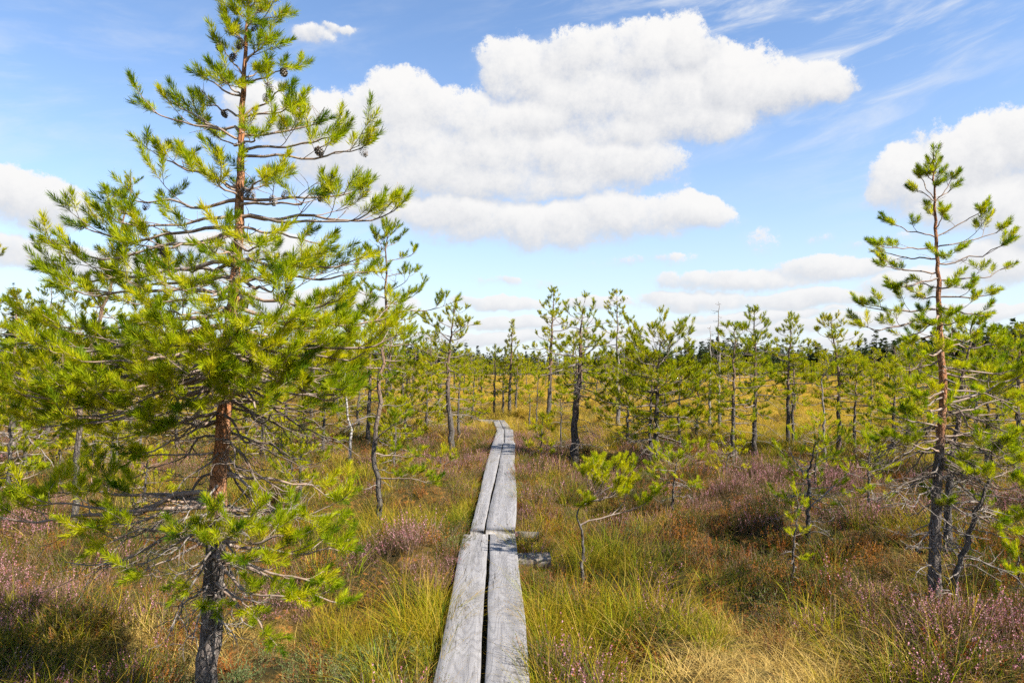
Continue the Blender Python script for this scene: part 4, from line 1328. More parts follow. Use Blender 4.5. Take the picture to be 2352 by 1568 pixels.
# ------------------------------------------------------------------ birch, spruce, dead branch
def birch():
    r = np.random.default_rng(90)
    m, k, b, out = new_mat('birch_bark')
    tc = k.new('ShaderNodeTexCoord')
    n = k.noise(k.vmath('MULTIPLY', tc.outputs['Object'], (9, 9, 40)), 1.0, 4, .6)
    c = k.mix(k.ramp(n, .50, .60), (.33, .315, .30), (.06, .05, .045))
    k.put(b.inputs['Base Color'], c)
    d = depth_of(1050)
    tp = spline(trunk_path([(804, 1050), (805, 1010), (807, 985), (799, 962), (797, 930), (792, 880), (796, 830)], d), 24)
    rad = trunk_radii(24, .026, .004, .2)
    o = tp[0].copy()
    root = empty('birch_tree', o, 'thin bent white birch stem with few yellow leaves', 'birch tree')
    trunk_mesh(tp, rad, m, root, o, 8, .05, 3)
    W = Wood()
    L = []
    for i in range(16):
        f = r.uniform(.25, .97)
        p = interp_path(tp, f)
        a = r.uniform(0, 6.28)
        t = curl(p, np.array((math.cos(a), math.sin(a), .5)), r.uniform(.12, .45), 6, r, .2, .5)
        W.add(t, .004, .0015)
        for q in range(10):
            j = r.integers(1, 5)
            L.append(t[j] + (t[j + 1] - t[j]) * r.random())
    W.mesh('branches', M_TWIG_GREY, root, o)
    L = np.array(L) - o
    n = len(L)
    a = unit(r.normal(size=3))
    A = r.normal(size=(n, 3)); A /= np.linalg.norm(A, axis=1, keepdims=True)
    B = np.cross(A, r.normal(size=(n, 3))); B /= np.linalg.norm(B, axis=1, keepdims=True)
    s = r.uniform(.016, .028, (n, 1))
    V = np.stack([L, L + A * s * .5 + B * s * .45, L + A * s * 1.25, L + A * s * .5 - B * s * .45], 1).reshape(-1, 3)
    mm = leafy('birch_leaf', lambda k: k.mix(attr(k, 'tint'), (.13, .16, .02), (.38, .27, .03)), .4)
    mesh_obj('crown', V, np.arange(len(V)), np.full(n, 4), mm, root, attrs={'tint': np.repeat(r.random(n), 4)})


birch()


def dead_branch():
    r = np.random.default_rng(95)
    d = 10.5
    o = at(115, 1062, d)
    o[2] = float(ground_z(o[0], o[1]))
    W = Wood()
    def line(px, r0, n=10):
        pts = spline([at(u, v, d + dd) for (u, v, dd) in px], n)
        pts += r.normal(0, .012, pts.shape)
        dead_limb(W, pts, r, float(np.linalg.norm(pts[-1] - pts[0])) * .7, r0)
    line([(-60, 985, .2), (0, 993, .1), (60, 1002, 0), (118, 1008, -.1)], .022)
    line([(60, 1002, 0), (90, 1030, -.1), (125, 1075, -.2), (140, 1120, -.4)], .012)
    line([(10, 994, .1), (30, 1015, 0), (45, 1060, -.2), (52, 1110, -.3)], .010)
    line([(85, 1005, 0), (100, 990, .2), (120, 985, .3)], .008)
    ob = W.mesh('dead_branch', M_TWIG_GREY, None, o)
    ob.location = o
    tag(ob, 'fallen bleached dead branch propped over the heather at the left edge', 'branch')


dead_branch()

M_SPRUCE = leafy('spruce_needles', lambda k: k.mix(k.ramp(attr(k, 'tint'), .2, .9), (.030, .060, .024), (.085, .112, .038)), .2, .7, .15)


def conifer_mesh(name, H, R, seed, n=150, per=5, col=None):
    """forest conifer: layered drooping sprays round a stem"""
    r = np.random.default_rng(seed)
    g = r.random(n) ** .8
    z = H * (.10 + .90 * g)
    a = r.uniform(0, 6.28, n)
    l = R * ((1 - g) ** .85 + .04) * r.uniform(.6, 1.15, n)
    V, T = [], []
    for i in range(n):
        o = np.array((math.cos(a[i]), math.sin(a[i]), 0)); t = np.array((-o[1], o[0], 0))
        b = np.array((0, 0, z[i]))
        for j in range(per):
            f = (j + .6) / per
            c = b + o * l[i] * f + UP * (-.18 * l[i] * f * f)
            s = l[i] * (.42 * (1.15 - f)) + .05
            d1 = t * s * r.uniform(.6, 1.2) + UP * r.normal(-.02, .1) * s
            d2 = o * s * r.uniform(.5, 1.0) + UP * r.normal(.1, .2) * s
            V += [c - d1 * .8, c + d1 * .8, c + d2]
            T += [r.random() * .5 + .5 * f] * 3
    V = np.array(V)
    k = 5
    ph = np.arange(k) * 6.283 / k
    base = len(V)
    tr = np.concatenate([np.stack([.02 * H * np.cos(ph) * q, .02 * H * np.sin(ph) * q, np.full(k, zz)], 1) for q, zz in ((1, -.3), (.05, H * .98))])
    idx = []
    for i in range(k):
        idx += [base + i, base + (i + 1) % k, base + k + (i + 1) % k, base + k + i]
    V = np.concatenate([V, tr])
    fl = list(range(base)) + idx
    return mesh_obj(name, V, fl, [3] * (base // 3) + [4] * k, [M_SPRUCE, M_TWIG_FAR], False, attrs={'tint': T + [0] * (2 * k)}, matidx=[0] * (base // 3) + [1] * k)


def lone_spruce():
    p = at(28, 700, 36)
    for (u, dd, h, lab) in ((28, 36, 6.1, 'dark pointed spruce rising behind the pines at the left edge'), (-20, 40, 6.6, 'taller dark spruce cut off by the left edge')):
        p = at(u, 830, dd)
        z = float(ground_z(p[0], p[1]))
        src = conifer_mesh('spruce_tree', h, 1.1, int(dd), 260, 6)
        root = empty('spruce_tree', (p[0], p[1], z), lab, 'spruce tree')
        src.name = 'crown'
        COL.objects.link(src)
        src.parent = root
        V, Q = tubes(np.array([[(0, 0, -.2), (0.02, 0, h * .4), (0, 0, h * .9)]]), np.array([[.10, .07, .01]]), 7)
        mesh_obj('trunk', V, Q.ravel(), np.full(len(Q), 4), M_BARK_DARK, root, smooth=True)


lone_spruce()


# ------------------------------------------------------------------ bog pines farther off: copies of a few built trees
def far_pine_protos():
    protos = []
    spec = [(2.6, .55, 'cone', 26, .34, 1), (2.2, .62, 'dome', 22, .36, 2), (3.0, .60, 'spire', 28, .30, 3), (2.0, .70, 'flat', 22, .34, 4), (2.5, .75, 'dome', 26, .40, 5), (1.5, .5, 'dome', 16, .22, 6), (2.9, .62, 'dome', 26, .45, 7)]
    for (H, R, prof, n, c0, s) in spec:
        r = np.random.default_rng(500 + s)
        path = [np.array((0, 0, -.2)), np.array((r.normal(0, .04), r.normal(0, .04), H * .35)), np.array((r.normal(0, .08), r.normal(0, .08), H * .7)), np.array((r.normal(0, .1), r.normal(0, .1), H))]
        tp = spline(path, 12)
        rad = trunk_radii(12, .02 * H + .006, .006)
        W, Wd = Wood(), Wood()
        generic_limbs(W, Wd, tp, rad, r, c0, R, n, prof, .9, 5, 24.0)
        for P in Wd.poly.items():
            W.poly.setdefault(P[0], []).extend(P[1])
        t = trunk_mesh(tp, rad, M_BARK_MID, False, np.zeros(3), 7, .08, s)
        b = W.mesh('branches', M_TWIG_FAR, False, np.zeros(3), {9: 3, 8: 3, 6: 3})
        c = W.needles('crown', M_NEEDLE_FAR, False, np.zeros(3), 15, .062, .016, s + 700, False)
        protos.append((t, b, c, H))
    return protos


def scatter_far_pines():
    r = np.random.default_rng(77)
    protos = far_pine_protos()
    placed = []
    mids = []
    n = 0
    tries = 0
    while n < 262 and tries < 9000:
        tries += 1
        d = 21 + 62 * r.random() ** 1.1
        u = r.uniform(-120, 2480)
        p = at(u, 830, d)
        x, y = p[0], p[1]
        if walk_dist(np.array([x]), np.array([y]))[0] < 1.2:
            continue
        if d < 48 and 1570 < u < 2010 and r.random() < .66:      # the open meadow
            continue
        if d < 32 and 1060 < u < 1560 and r.random() < .45:
            continue
        if d > 60 and 1540 < u < 2060 and r.random() < .3:
            continue
        if any((x - a) ** 2 + (y - b) ** 2 < (0.75 + d * .010) ** 2 for a, b in placed):
            continue
        placed.append((x, y))
        z = float(ground_z(x, y))
        pi = int(r.integers(len(protos)))
        t, b, c, H = protos[pi]
        shape = ('conical', 'round-topped', 'pointed', 'flat-topped', 'wide round-topped', 'stunted', 'tall round-topped')[pi]
        s = r.uniform(.55, 1.2) * (1.22 if u < 900 else 1.0)
        dead = r.random() < .09
        lab, grp = ((None, 'bog pines in the middle distance') if d < 45 else ('tiny far-off bog pine in the mass before the forest edge', 'far-off bog pines'))
        root = empty('bog_pine', (x, y, z), lab, 'pine tree', grp)
        if dead:
            shape = 'leafless'
            lab = lab and 'bare dead bog pine far off in the mass before the forest edge'
            if lab:
                root['label'] = lab
        if lab is None:
            mids.append((u, root, shape))
        root.rotation_euler = (r.normal(0, .06), r.normal(0, .06), r.uniform(0, 6.28))
        root.scale = (s * r.uniform(.9, 1.15),) * 2 + (s,)
        if dead:
            pass
        for q in ((t, b) if dead else (t, b, c)):
            k = q.copy()
            COL.objects.link(k)
            k.parent = root
        n += 1
    marks = [(-999, 'left frame edge'), (172, 'leaning thin pine'), (520, 'big near pine'), (880, 'bare-trunked thin pine'), (1030, 'curved-trunk pine'), (1172, 'spire-topped pine'), (1267, 'tall conical pine'),
             (1332, 'gnarled dark pine'), (1418, 'pale dead-topped pine'), (1511, 'broad bushy pine'), (1651, 'tall bare snag'), (1734, 'dark pointed pine'), (1813, 'even-crowned pine'),
             (1925, 'crooked-topped pine'), (2160, 'slender right pine'), (9999, 'right frame edge')]
    words = 'first second third fourth fifth sixth seventh eighth ninth tenth eleventh twelfth thirteenth fourteenth fifteenth sixteenth seventeenth eighteenth nineteenth twentieth'.split()
    for (a0, na_), (b0, nb_) in zip(marks, marks[1:]):
        row = sorted([m for m in mids if a0 <= m[0] < b0], key=lambda m: m[0])
        for i, (u, o, shape) in enumerate(row):
            o['label'] = '%s mid-distance bog pine, %s from left between %s and %s' % (shape, words[i] if i < 20 else 'number %d' % (i + 1), na_, nb_)
    # beyond that the bog pines close up into one mass
    pts, rot, sc, idx = [], [], [], []
    for i in range(1500):
        d = 82 + 190 * r.random() ** .8
        a = r.uniform(-.8, .8)
        x, y = d * math.sin(a), d * math.cos(a)
        if vnoise(x, y, .03) < .36:
            continue
        s = r.uniform(.75, 1.25)
        pts.append((x, y, float(ground_z(x, y)))); rot.append((0, 0, r.uniform(0, 6.28))); sc.append((s * 1.1, s * 1.1, s)); idx.append(int(r.integers(len(protos))))
    src = []
    for i, (t, b, c, H) in enumerate(protos):
        nv = len(c.data.vertices)
        co = np.zeros(nv * 3, np.float32); c.data.vertices.foreach_get('co', co)
        tb = np.zeros(len(t.data.vertices) * 3, np.float32); t.data.vertices.foreach_get('co', tb)
        co = co.reshape(-1, 3, 3)[::3]
        cen = co.mean(1, keepdims=True)
        co = (cen + (co - cen) * 1.9).reshape(-1, 3)
        tv = tb.reshape(-1, 3)
        q = np.zeros(len(t.data.loops), np.int32); t.data.loops.foreach_get('vertex_index', q)
        V = np.concatenate([co, tv])
        tint = np.concatenate([np.repeat(r.uniform(.2, .9, len(co) // 3), 3), np.zeros(len(tv))])
        src.append(mesh_obj('far_pine', V, np.concatenate([np.arange(len(co)), q + len(co)]), [3] * (len(co) // 3) + [4] * (len(q) // 4), [M_NEEDLE_FAR, M_BARK_MID], False, attrs={'tint': tint},
                            matidx=[0] * (len(co) // 3) + [1] * (len(q) // 4)))
    points_stuff('pine_thicket', 'mass of stunted pines between the open bog and the far forest', pts, rot, sc, idx, src)




# ------------------------------------------------------------------ stuff: instanced ground cover and far forest
def points_stuff(name, label, pts, rots, scl, idx, sources, kind='stuff'):
    coll = bpy.data.collections.new(name + '_kinds')
    for i, s in enumerate(sources):
        s.name = '%s_kind_%02d' % (name, i)
        coll.objects.link(s)
    me = bpy.data.meshes.new(name)
    me.vertices.add(len(pts))
    me.vertices.foreach_set('co', np.asarray(pts, np.float32).ravel())
    a = me.attributes.new('rot', 'FLOAT_VECTOR', 'POINT'); a.data.foreach_set('vector', np.asarray(rots, np.float32).ravel())
    a = me.attributes.new('scl', 'FLOAT_VECTOR', 'POINT'); a.data.foreach_set('vector', np.asarray(scl, np.float32).ravel())
    a = me.attributes.new('idx', 'INT', 'POINT'); a.data.foreach_set('value', np.asarray(idx, np.int32))
    ob = bpy.data.objects.new(name, me)
    COL.objects.link(ob)
    tag(ob, label, None, None, kind)
    g = bpy.data.node_groups.new(name + '_scatter', 'GeometryNodeTree')
    g.interface.new_socket('Geometry', in_out='INPUT', socket_type='NodeSocketGeometry')
    g.interface.new_socket('Geometry', in_out='OUTPUT', socket_type='NodeSocketGeometry')
    N, L = g.nodes, g.links
    gi, go = N.new('NodeGroupInput'), N.new('NodeGroupOutput')
    ci = N.new('GeometryNodeCollectionInfo')
    ci.inputs['Collection'].default_value = coll
    ci.inputs['Separate Children'].default_value = True
    ci.inputs['Reset Children'].default_value = True
    ip = N.new('GeometryNodeInstanceOnPoints')
    ip.inputs['Pick Instance'].default_value = True

    def na(nm, typ):
        n = N.new('GeometryNodeInputNamedAttribute')
        n.data_type = typ
        n.inputs['Name'].default_value = nm
        return n.outputs['Attribute']
    L.new(gi.outputs[0], ip.inputs['Points'])
    L.new(ci.outputs[0], ip.inputs['Instance'])
    L.new(na('idx', 'INT'), ip.inputs['Instance Index'])
    L.new(na('rot', 'FLOAT_VECTOR'), ip.inputs['Rotation'])
    L.new(na('scl', 'FLOAT_VECTOR'), ip.inputs['Scale'])
    L.new(ip.outputs[0], go.inputs[0])
    md = ob.modifiers.new('scatter', 'NODES')
    md.node_group = g
    return ob


def far_forest():
    r = np.random.default_rng(41)
    src = [conifer_mesh('conifer', 1.0, .20, 60, 70, 3), conifer_mesh('conifer', 1.0, .15, 61, 70, 3), conifer_mesh('conifer', 1.0, .27, 62, 60, 3), conifer_mesh('conifer', .85, .30, 63, 50, 3)]
    pts, rot, sc, idx = [], [], [], []
    for i in range(5200):
        a = r.uniform(-1.0, 1.0)
        edge = 300 + 70 * math.sin(a * 5 + 1) + 25 * math.sin(a * 17)
        d = edge + 190 * r.random() ** 1.6
        x, y = d * math.sin(a), d * math.cos(a)
        z = float(ground_z(x, y))
        k = 1.0 if a > .25 else .86
        h = k * (13.0 + 2.4 * r.normal() + 2.5 * (float(vnoise(x, y, .02)) - .5) * 2)
        h = max(4.5, h) + (d - edge) * .006
        pts.append((x, y, z - .2)); rot.append((0, 0, r.uniform(0, 6.28))); sc.append((h * r.uniform(.9, 1.25),) * 2 + (h,)); idx.append(int(r.integers(4)))
    points_stuff('far_forest', 'dark conifer forest along the far edge of the bog', pts, rot, sc, idx, src)


far_forest()
scatter_far_pines()


def ribbon(base, dirs, L, w, bend, nseg, r):
    """grass blades: base (n,3), dirs (n,3) start direction"""
    n = len(base)
    t = np.linspace(0, 1, nseg + 1)
    hor = dirs * np.array((1, 1, 0)); hor /= np.linalg.norm(hor, axis=1, keepdims=True) + 1e-9
    c = base[:, None] + dirs[:, None] * (L[:, None] * t)[..., None] + hor[:, None] * (bend * L)[:, None, None] * (t ** 2.2)[None, :, None] - UP * (bend * L * .55)[:, None, None] * (t ** 2.6)[None, :, None]
    sd = np.cross(hor, UP); ang_ = r.uniform(-1.2, 1.2, n)
    sd = sd * np.cos(ang_)[:, None] + hor * np.sin(ang_)[:, None]
    ww = w[:, None] * (1 - t ** 1.5 * .9)[None]
    A = c + sd[:, None] * ww[..., None] / 2
    B = c - sd[:, None] * ww[..., None] / 2
    V = np.stack([A, B], 2).reshape(-1, 3)
    idx = np.arange(n * (nseg + 1) * 2).reshape(n, nseg + 1, 2)
    Q = np.stack([idx[:, :-1, 0], idx[:, :-1, 1], idx[:, 1:, 1], idx[:, 1:, 0]], -1).reshape(-1, 4)
    return V, Q, np.tile(np.repeat(t, 2), n)


def inst_tint(k, amt=1.0):
    oi = k.new('ShaderNodeObjectInfo')
    n = k.noise(oi.outputs['Location'], 1.1, 4, .7)
    n = k.ramp(n, .36, .64)
    v = k.math('MULTIPLY_ADD', k.math('SUBTRACT', oi.outputs['Random'], .5), .45, n)
    return k.math('MULTIPLY', v, amt, clamp=True)


def sedge_col(k):
    t = attr(k, 'along')
    v = inst_tint(k)
    rnd = attr(k, 'blade')
    c = k.mix(v, (.095, .140, .003), (.370, .262, .006))
    c = k.mix(k.ramp(rnd, .30, .12), c, (.055, .095, .004))
    c = k.mix(k.math('MULTIPLY', k.ramp(rnd, .40, .48), k.ramp(rnd, .62, .54)), c, (.260, .290, .010))
    c = k.mix(k.math('MULTIPLY', k.ramp(rnd, .72, .9), .7), c, (.42, .29, .060))
    c = k.mix(k.math('MULTIPLY', k.ramp(t, .55, 1.0), .5), c, (.40, .19, .020))
    return c


def straw_col(k):
    v = inst_tint(k)
    rnd = attr(k, 'blade')
    c = k.mix(v, (.40, .27, .060), (.55, .39, .13))
    c = k.mix(k.math('MULTIPLY', k.ramp(rnd, .55, .85), .7), c, (.22, .16, .06))
    return c


M_SEDGE = leafy('sedge', sedge_col, .35, .6, .10)
def meadow_col(k):
    v = inst_tint(k)
    c = k.mix(v, (.215, .190, .014), (.480, .310, .035))
    return k.mix(k.math('MULTIPLY', k.ramp(attr(k, 'blade'), .6, .9), .7), c, (.560, .390, .110))


M_MEADOW = leafy('meadow_sedge', meadow_col, .35, .7, .08)
M_STRAW = leafy('dry_sedge', straw_col, .3, .7, .10, (1.1, 1.05, .7))
M_HLEAF = leafy('heather_leaf', lambda k: k.mix(inst_tint(k), (.034, .062, .003), (.150, .070, .008)), .25, .7, .1)
M_HFLOWER = leafy('heather_flower', lambda k: k.mix(k.ramp(attr(k, 'blade'), .1, .9), (.36, .115, .155), (.62, .34, .39)), .35, .7, .1, (1.0, .9, .95))
M_HDRY = leafy('heather_spent', lambda k: k.mix(inst_tint(k), (.19, .060, .018), (.30, .125, .040)), .25, .8, .1, (1, .9, .8))
M_HSTEM = flat_mat('heather_stem', lambda k: k.mix(inst_tint(k), (.10, .055, .035), (.17, .12, .09)))
M_SHRUB = leafy('bog_shrub_leaf', lambda k: k.mix(inst_tint(k), (.030, .062, .003), (.105, .112, .006)), .25, .6, .10)
M_ROSE = leafy('bog_rosemary_leaf', lambda k: k.mix(inst_tint(k), (.11, .16, .055), (.22, .25, .09)), .25, .5, .2)
M_REDLEAF = leafy('reddish_leaf', lambda k: k.mix(inst_tint(k), (.22, .06, .012), (.34, .15, .022)), .3, .6, .1)


def sedge_mesh(seed, n, h, spread, w, mat, bend=(.2, .9), low=.35):
    r = np.random.default_rng(seed)
    a = r.uniform(0, 6.283, n); tilt = np.abs(r.normal(0, spread, n)) + .06
    dirs = np.stack([np.cos(a) * np.sin(tilt), np.sin(a) * np.sin(tilt), np.cos(tilt)], 1)
    b = np.stack([np.cos(a), np.sin(a), np.zeros(n)], 1) * (r.random(n) ** .6 * .07)[:, None] + r.normal(0, .02, (n, 3)) * np.array((1, 1, 0))
    b[:, 2] = -.03
    L = h * r.uniform(low, 1.1, n)
    V, Q, t = ribbon(b, dirs, L, w * r.uniform(.6, 1.2, n), r.uniform(bend[0], bend[1], n), 4, r)
    bl = np.repeat(r.random(n), 10)
    return mesh_obj('sedge', V, Q.ravel(), np.full(len(Q), 4), mat, False, attrs={'along': t, 'blade': bl})


def shrub_mesh(seed, n, h, spread, leaf, lw, per, mats, flower=0.0, fl_size=.004, fl_n=0, leaf_ang=.8, low=.5):
    """many thin stems with small leaves, and flower spikes on some"""
    r = np.random.default_rng(seed)
    V, Fc, sz, mi, bl = [], [], [], [], []
    nv = 0
    for i in range(n):
        a = r.uniform(0, 6.283); tl = abs(r.normal(0, spread)) + .05
        L = h * r.uniform(low, 1.08)
        p0 = np.array((math.cos(a) * .05 * r.random() ** .5, math.sin(a) * .05 * r.random() ** .5, -.03)) + np.array((r.normal(0, .02), r.normal(0, .02), 0))
        st = curl(p0, np.array((math.cos(a) * math.sin(tl), math.sin(a) * math.sin(tl), math.cos(tl))), L, 5, r, .25, .35)
        sd = unit(np.cross(st[-1] - st[0], r.normal(size=3))) * .0011
        pts = np.concatenate([st[:-1] - sd, st[:-1] + sd, st[-1:]])
        V.append(pts); bl.append(np.full(9, r.random()))
        for j in range(3):
            Fc += [nv + j, nv + 4 + j, nv + 5 + j, nv + j + 1]; sz.append(4); mi.append(1)
        Fc += [nv + 3, nv + 7, nv + 8]; sz.append(3); mi.append(1)
        nv += 9
        fl = r.random() < flower
        f = r.uniform(.18, .62 if fl else 1.0, per) if fl else r.uniform(.2, 1.0, per)
        def put(f, size, wid, mat, angm):
            nonlocal nv
            m = len(f)
            x = f * 4; k = np.minimum(3, x.astype(int)); q = (x - k)[:, None]
            P = st[k] * (1 - q) + st[k + 1] * q
            T = st[k + 1] - st[k]; T /= np.linalg.norm(T, axis=1, keepdims=True)
            rd = r.normal(size=(m, 3)); rd -= T * (rd * T).sum(1, keepdims=True); rd /= np.linalg.norm(rd, axis=1, keepdims=True)
            an = r.normal(angm, .2, m)[:, None]
            D = T * np.cos(an) + rd * np.sin(an)
            S = np.cross(D, r.normal(size=(m, 3))); S /= np.linalg.norm(S, axis=1, keepdims=True)
            s = size * r.uniform(.7, 1.25, (m, 1))
            Vv = np.stack([P, P + D * s * .55 + S * wid / 2, P + D * s, P + D * s * .55 - S * wid / 2], 1).reshape(-1, 3)
            V.append(Vv); bl.append(np.repeat(r.random(m), 4))
            Fc.extend(range(nv, nv + 4 * m)); sz.extend([4] * m); mi.extend([mat] * m)
            nv += 4 * m
        put(f, leaf, lw, 0, leaf_ang)
        if fl:
            put(r.uniform(.58, 1.0, fl_n), fl_size, fl_size * .85, 2, 1.0)
    return mesh_obj('shrub', np.concatenate(V), Fc, sz, mats, False, attrs={'blade': np.concatenate(bl)}, matidx=mi)


# hand-laid patches of the vegetation as in the photo: (u, v, radius m, kind, strength)
PATCH = [
    (960, 1270, .75, 'h', 1.0), (1010, 1330, .45, 'h', 1.0), (1215, 1140, .45, 'h', 1.0), (1210, 1180, .4, 'h', .8), (1500, 1200, .8, 'h', .6), (1640, 1170, .9, 'h', .8), (1750, 1180, .9, 'h', .7), (1700, 1130, 1.0, 'h', .5),
    (2150, 1420, .6, 'h', 1.1), (2300, 1440, .8, 'h', 1.1), (2050, 1330, .6, 'h', .6), (2300, 1530, .5, 'h', .9), (1260, 1500, .35, 'h', .8), (1260, 1430, .3, 'h', .6), (130, 1290, .6, 'h', .7), (60, 1180, 1.2, 'h', .5), (300, 1100, 1.5, 'h', .4), (1050, 1480, .2, 'h', .6),
    (1200, 1030, 1.2, 'h', 1.0), (1280, 1080, 1.3, 'h', .7), (1000, 1060, 1.5, 'h', .7), (1110, 1000, 1.6, 'h', .8), (1500, 1080, 1.4, 'h', .5), (1900, 1100, 2.0, 'h', .8), (2100, 1130, 1.6, 'h', .8), (1620, 1035, 1.6, 'h', .9), (1300, 1010, 1.8, 'h', .6), (60, 1000, 2.0, 'h', .7),
    (1280, 1400, .5, 'g', 1.3), (1330, 1500, .6, 'g', 1.0), (1450, 1400, .6, 'g', 1.0), (1550, 1300, .6, 'g', .9), (1300, 1230, .6, 'g', .9), (880, 1420, .55, 'g', 1.0), (1000, 1400, .35, 'g', 1.2), (900, 1180, .9, 'g', .8), (1060, 1180, .5, 'g', .8), (1000, 1500, .4, 'g', .5), (750, 1430, .5, 'g', 1.0), (1900, 1380, .5, 'g', .9), (1720, 1470, .7, 'g', .5), (1250, 1120, .7, 'g', .6), (1450, 1230, .7, 'g', .8),
    (1640, 1440, .5, 's', 1.2), (1760, 1520, .7, 's', 1.3), (1500, 1520, .5, 's', .7), (560, 1440, .35, 's', 1.0), (700, 1500, .4, 's', .7), (280, 1420, .35, 's', .9), (1480, 1180, .4, 's', .5), (2000, 1430, .4, 's', .6),
    (1850, 950, 8., 'g', 1.2), (1150, 960, 4., 'g', 1.0), (1700, 980, 4., 'g', 1.0),
    (90, 1500, .6, 'd', 1.0), (900, 1540, .5, 'r', 1.2), (760, 1540, .5, 'r', 1.2), (650, 1530, .5, 'r', 1.0), (350, 1540, .5, 'r', .6), (1010, 1540, .3, 'r', 1.0), (1340, 1330, .45, 'd', 1.2), (2300, 1400, .6, 'd', .6), (1700, 1250, .8, 'd', .7), (2000, 1300, .8, 'd', .7), (1350, 1380, .3, 'd', .6),
]


def build_cover():
    r = np.random.default_rng(2024)
    zones = [(1.6, 5, 125), (5, 8, 88), (8, 13, 56), (13, 20, 36), (20, 32, 20), (32, 55, 8), (55, 120, 2.2)]
    X, Y = [], []
    for (a, b, dens) in zones:
        hw = .98
        area = hw * (b * b - a * a) * 1.0
        n = int(area * dens)
        y = np.sqrt(r.uniform(a * a, b * b, n))
        x = r.uniform(-1, 1, n) * (hw * y)
        X.append(x); Y.append(y)
    # a fringe crowding the edges of the boardwalk
    for (a, b, w0, w1, z) in SECTIONS[1:5]:
        L = math.hypot(b[0] - a[0], b[1] - a[1])
        n = int(L * 60)
        f = r.random(n)
        sd = r.choice((-1, 1), n) * r.uniform(.25, .40, n)
        dx, dy = (b[0] - a[0]) / L, (b[1] - a[1]) / L
        X.append(a[0] + dx * L * f + dy * sd); Y.append(a[1] + dy * L * f - dx * sd)
    X = np.concatenate(X); Y = np.concatenate(Y)
    wd = walk_dist(X, Y)
    keep = wd > .242 + .03 * r.random(len(X))
    # nothing grows through the cross timbers, and little stands in front of the broad one
    keep &= ~((X > .05) & (X < .36) & (Y > 5.55) & (Y < 6.15) & (r.random(len(X)) < .85)) & ~((X > .05) & (X < .30) & (Y > 6.5) & (Y < 6.88))
    X, Y, wd = X[keep], Y[keep], wd[keep]
    D = np.hypot(X, Y)
    Z = ground_z(X, Y)
    # how well each kind grows here
    base = {'h': .03 + 1.0 * np.clip(vnoise(X + 9, Y, .42) - .42, 0, 1) + .5 * np.clip(vnoise(X, Y + 40, 1.3) - .5, 0, 1) + .8 * np.clip(Z, 0, .1),
            'g': .15 + 1.3 * np.clip(vnoise(X - 50, Y + 7, .38) - .45, 0, 1) + .5 * np.clip(vnoise(X, Y - 90, 1.1) - .5, 0, 1),
            's': .03 + .9 * np.clip(vnoise(X + 130, Y - 20, .7) - .60, 0, 1),
            'd': .34 + 1.3 * np.clip(vnoise(X - 200, Y, .8) - .45, 0, 1),
            'r': .05 + .3 * np.clip(vnoise(X, Y + 300, .9) - .5, 0, 1)}
    for (u, v, rad, kd, s) in PATCH:
        d = depth_of(v, .12)
        p = at(u, v, d)
        base[kd] = base[kd] + s * 1.1 * np.exp(-((X - p[0]) ** 2 + (Y - p[1]) ** 2) / (2 * (rad * .62) ** 2))
    far = np.clip((D - 20) / 25, 0, 1)
    base['g'] = base['g'] + far * (.35 + 1.2 * vnoise(X + 500, Y, .16))
    base['h'] = base['h'] * (.74 - .20 * far)
    base['r'] = base['r'] * (1 - far); base['s'] = base['s'] * (1 - .6 * far); base['d'] = base['d'] * (1 + .3 * far)
    keys = 'hgsdr'
    Wt = np.stack([base[k] for k in keys], 1)
    Wt = Wt ** 1.6
    Wt /= Wt.sum(1, keepdims=True)
    # neighbours belong to the same tussock: the draw is a rough map of clumps, not a coin toss per stem
    q = .72 * vnoise(X + 3, Y + 8, 2.3) + .28 * vnoise(X + 60, Y, 5.5) + r.normal(0, .07, len(X))
    q = np.where(D > 30, r.random(len(X)), q)
    nearq = D <= 30
    rk = np.zeros(len(X)); rk[nearq] = (np.argsort(np.argsort(q[nearq])) + .5) / nearq.sum()
    q = np.where(nearq, rk, q)
    pick = (np.cumsum(Wt, 1) > q[:, None]).argmax(1)
    pick = np.where((pick == 0) & (wd < .42) & (D < 5.2), 3, pick)
    scl = r.uniform(.65, 1.15, len(X)) * (1 + np.clip((D - 8) / 40, 0, 1.2))
    scl *= np.clip(.70 + (wd - .27) * 1.6, .70, 1.0)
    # a low carpet nearest the bare moss spots
    scl *= np.where(D < 30, .62 + .72 * vnoise(X - 31, Y + 12, 2.1), 1.0)
    gapn = vnoise(X + 17, Y - 33, 1.6)
    thin = (gapn > .70) & (D < 20) & (wd > .45) & (r.random(len(X)) < .5)

    def emit(name, label, sel, src, zmul=1.0, tilt=.12):
        sel = np.where(sel)[0]
        n = len(sel)
        pts = np.stack([X[sel], Y[sel], Z[sel] - .005], 1)
        rot = np.stack([r.normal(0, tilt, n), r.normal(0, tilt, n), r.uniform(0, 6.283, n)], 1)
        s = np.stack([scl[sel], scl[sel], scl[sel] * zmul * r.uniform(.85, 1.15, n)], 1)
        # plants scaled up in the distance are kept lower in height
        s[:, 2] /= np.clip(1 + (D[sel] - 10) / 45, 1, 1.9)
        points_stuff(name, label, pts, rot, s, r.integers(0, len(src), n), src)
        return n
    hm = [M_HLEAF, M_HSTEM, M_HFLOWER]
    hd = [M_HLEAF, M_HSTEM, M_HDRY]
    c = [0] * 6
    fresh = r.random(len(X)) < .80
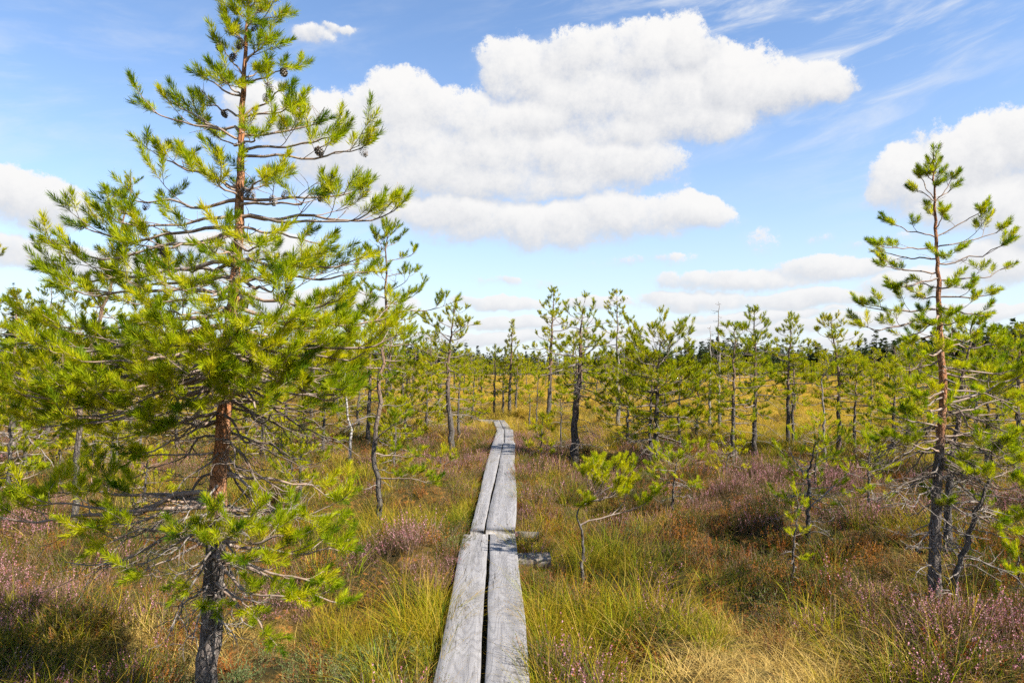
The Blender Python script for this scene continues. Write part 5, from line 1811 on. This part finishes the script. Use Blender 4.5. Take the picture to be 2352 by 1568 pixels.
    heath = [shrub_mesh(10 + i, 26, .30, .42, .0085, .003, 20, hm, .33, .0090, 11, .7) for i in range(3)] + [shrub_mesh(20 + i, 26, .28, .5, .0085, .003, 26, hm, .15, .0100, 10, .7) for i in range(2)] + [shrub_mesh(25, 22, .26, .45, .0085, .003, 20, hd, .7, .0056, 14, .7)]
    c[0] = emit('heather', 'flowering purple heather covering the hummocks', (pick == 0) & ~thin, heath)
    sed = [sedge_mesh(30 + i, 36, .38, .42, .0050, M_SEDGE) for i in range(3)] + [sedge_mesh(35 + i, 28, .48, .30, .0046, M_SEDGE, (.1, .6)) for i in range(2)] + [sedge_mesh(38, 42, .26, .7, .0046, M_SEDGE, (.3, 1.1))]
    meadow = (pick == 1) & (D + r.normal(0, 2.5, len(X)) > 17)
    c[1] = emit('sedge_grass', 'green and golden sedge growing between the heather', (pick == 1) & ~thin & ~meadow, sed)
    mea = [sedge_mesh(80 + i, 40, .36, .45, .0065, M_MEADOW) for i in range(3)]
    c[5] = emit('meadow_grass', 'golden sedge meadow in the open middle distance', meadow, mea)
    stw = [sedge_mesh(40 + i, 46, .27, .85, .0048, M_STRAW, (.3, 1.2)) for i in range(3)]
    c[2] = emit('dry_grass', 'matted straw-coloured dry grass', (pick == 2) & ~thin, stw)
    shr = [shrub_mesh(50 + i, 28, .24, .5, .011, .0036, 34, [M_SHRUB, M_HSTEM], leaf_ang=.8) for i in range(3)] + [shrub_mesh(55 + i, 22, .20, .55, .013, .006, 24, [M_REDLEAF, M_HSTEM], leaf_ang=.9) for i in range(2)] + [shrub_mesh(26 + i, 26, .25, .5, .0085, .003, 24, hd, .55, .0070, 12, .7) for i in range(2)]
    c[3] = emit('bog_shrubs', 'low dark green crowberry and dwarf shrubs', (pick == 3) & ~thin, shr)
    ros = [shrub_mesh(60 + i, 11, .19, .25, .026, .0045, 15, [M_ROSE, M_HSTEM], leaf_ang=.55) for i in range(2)]
    c[4] = emit('bog_rosemary', 'upright grey-green bog rosemary stems', (pick == 4) & ~thin, ros)
    print('COVER', c, len(X))


build_cover()
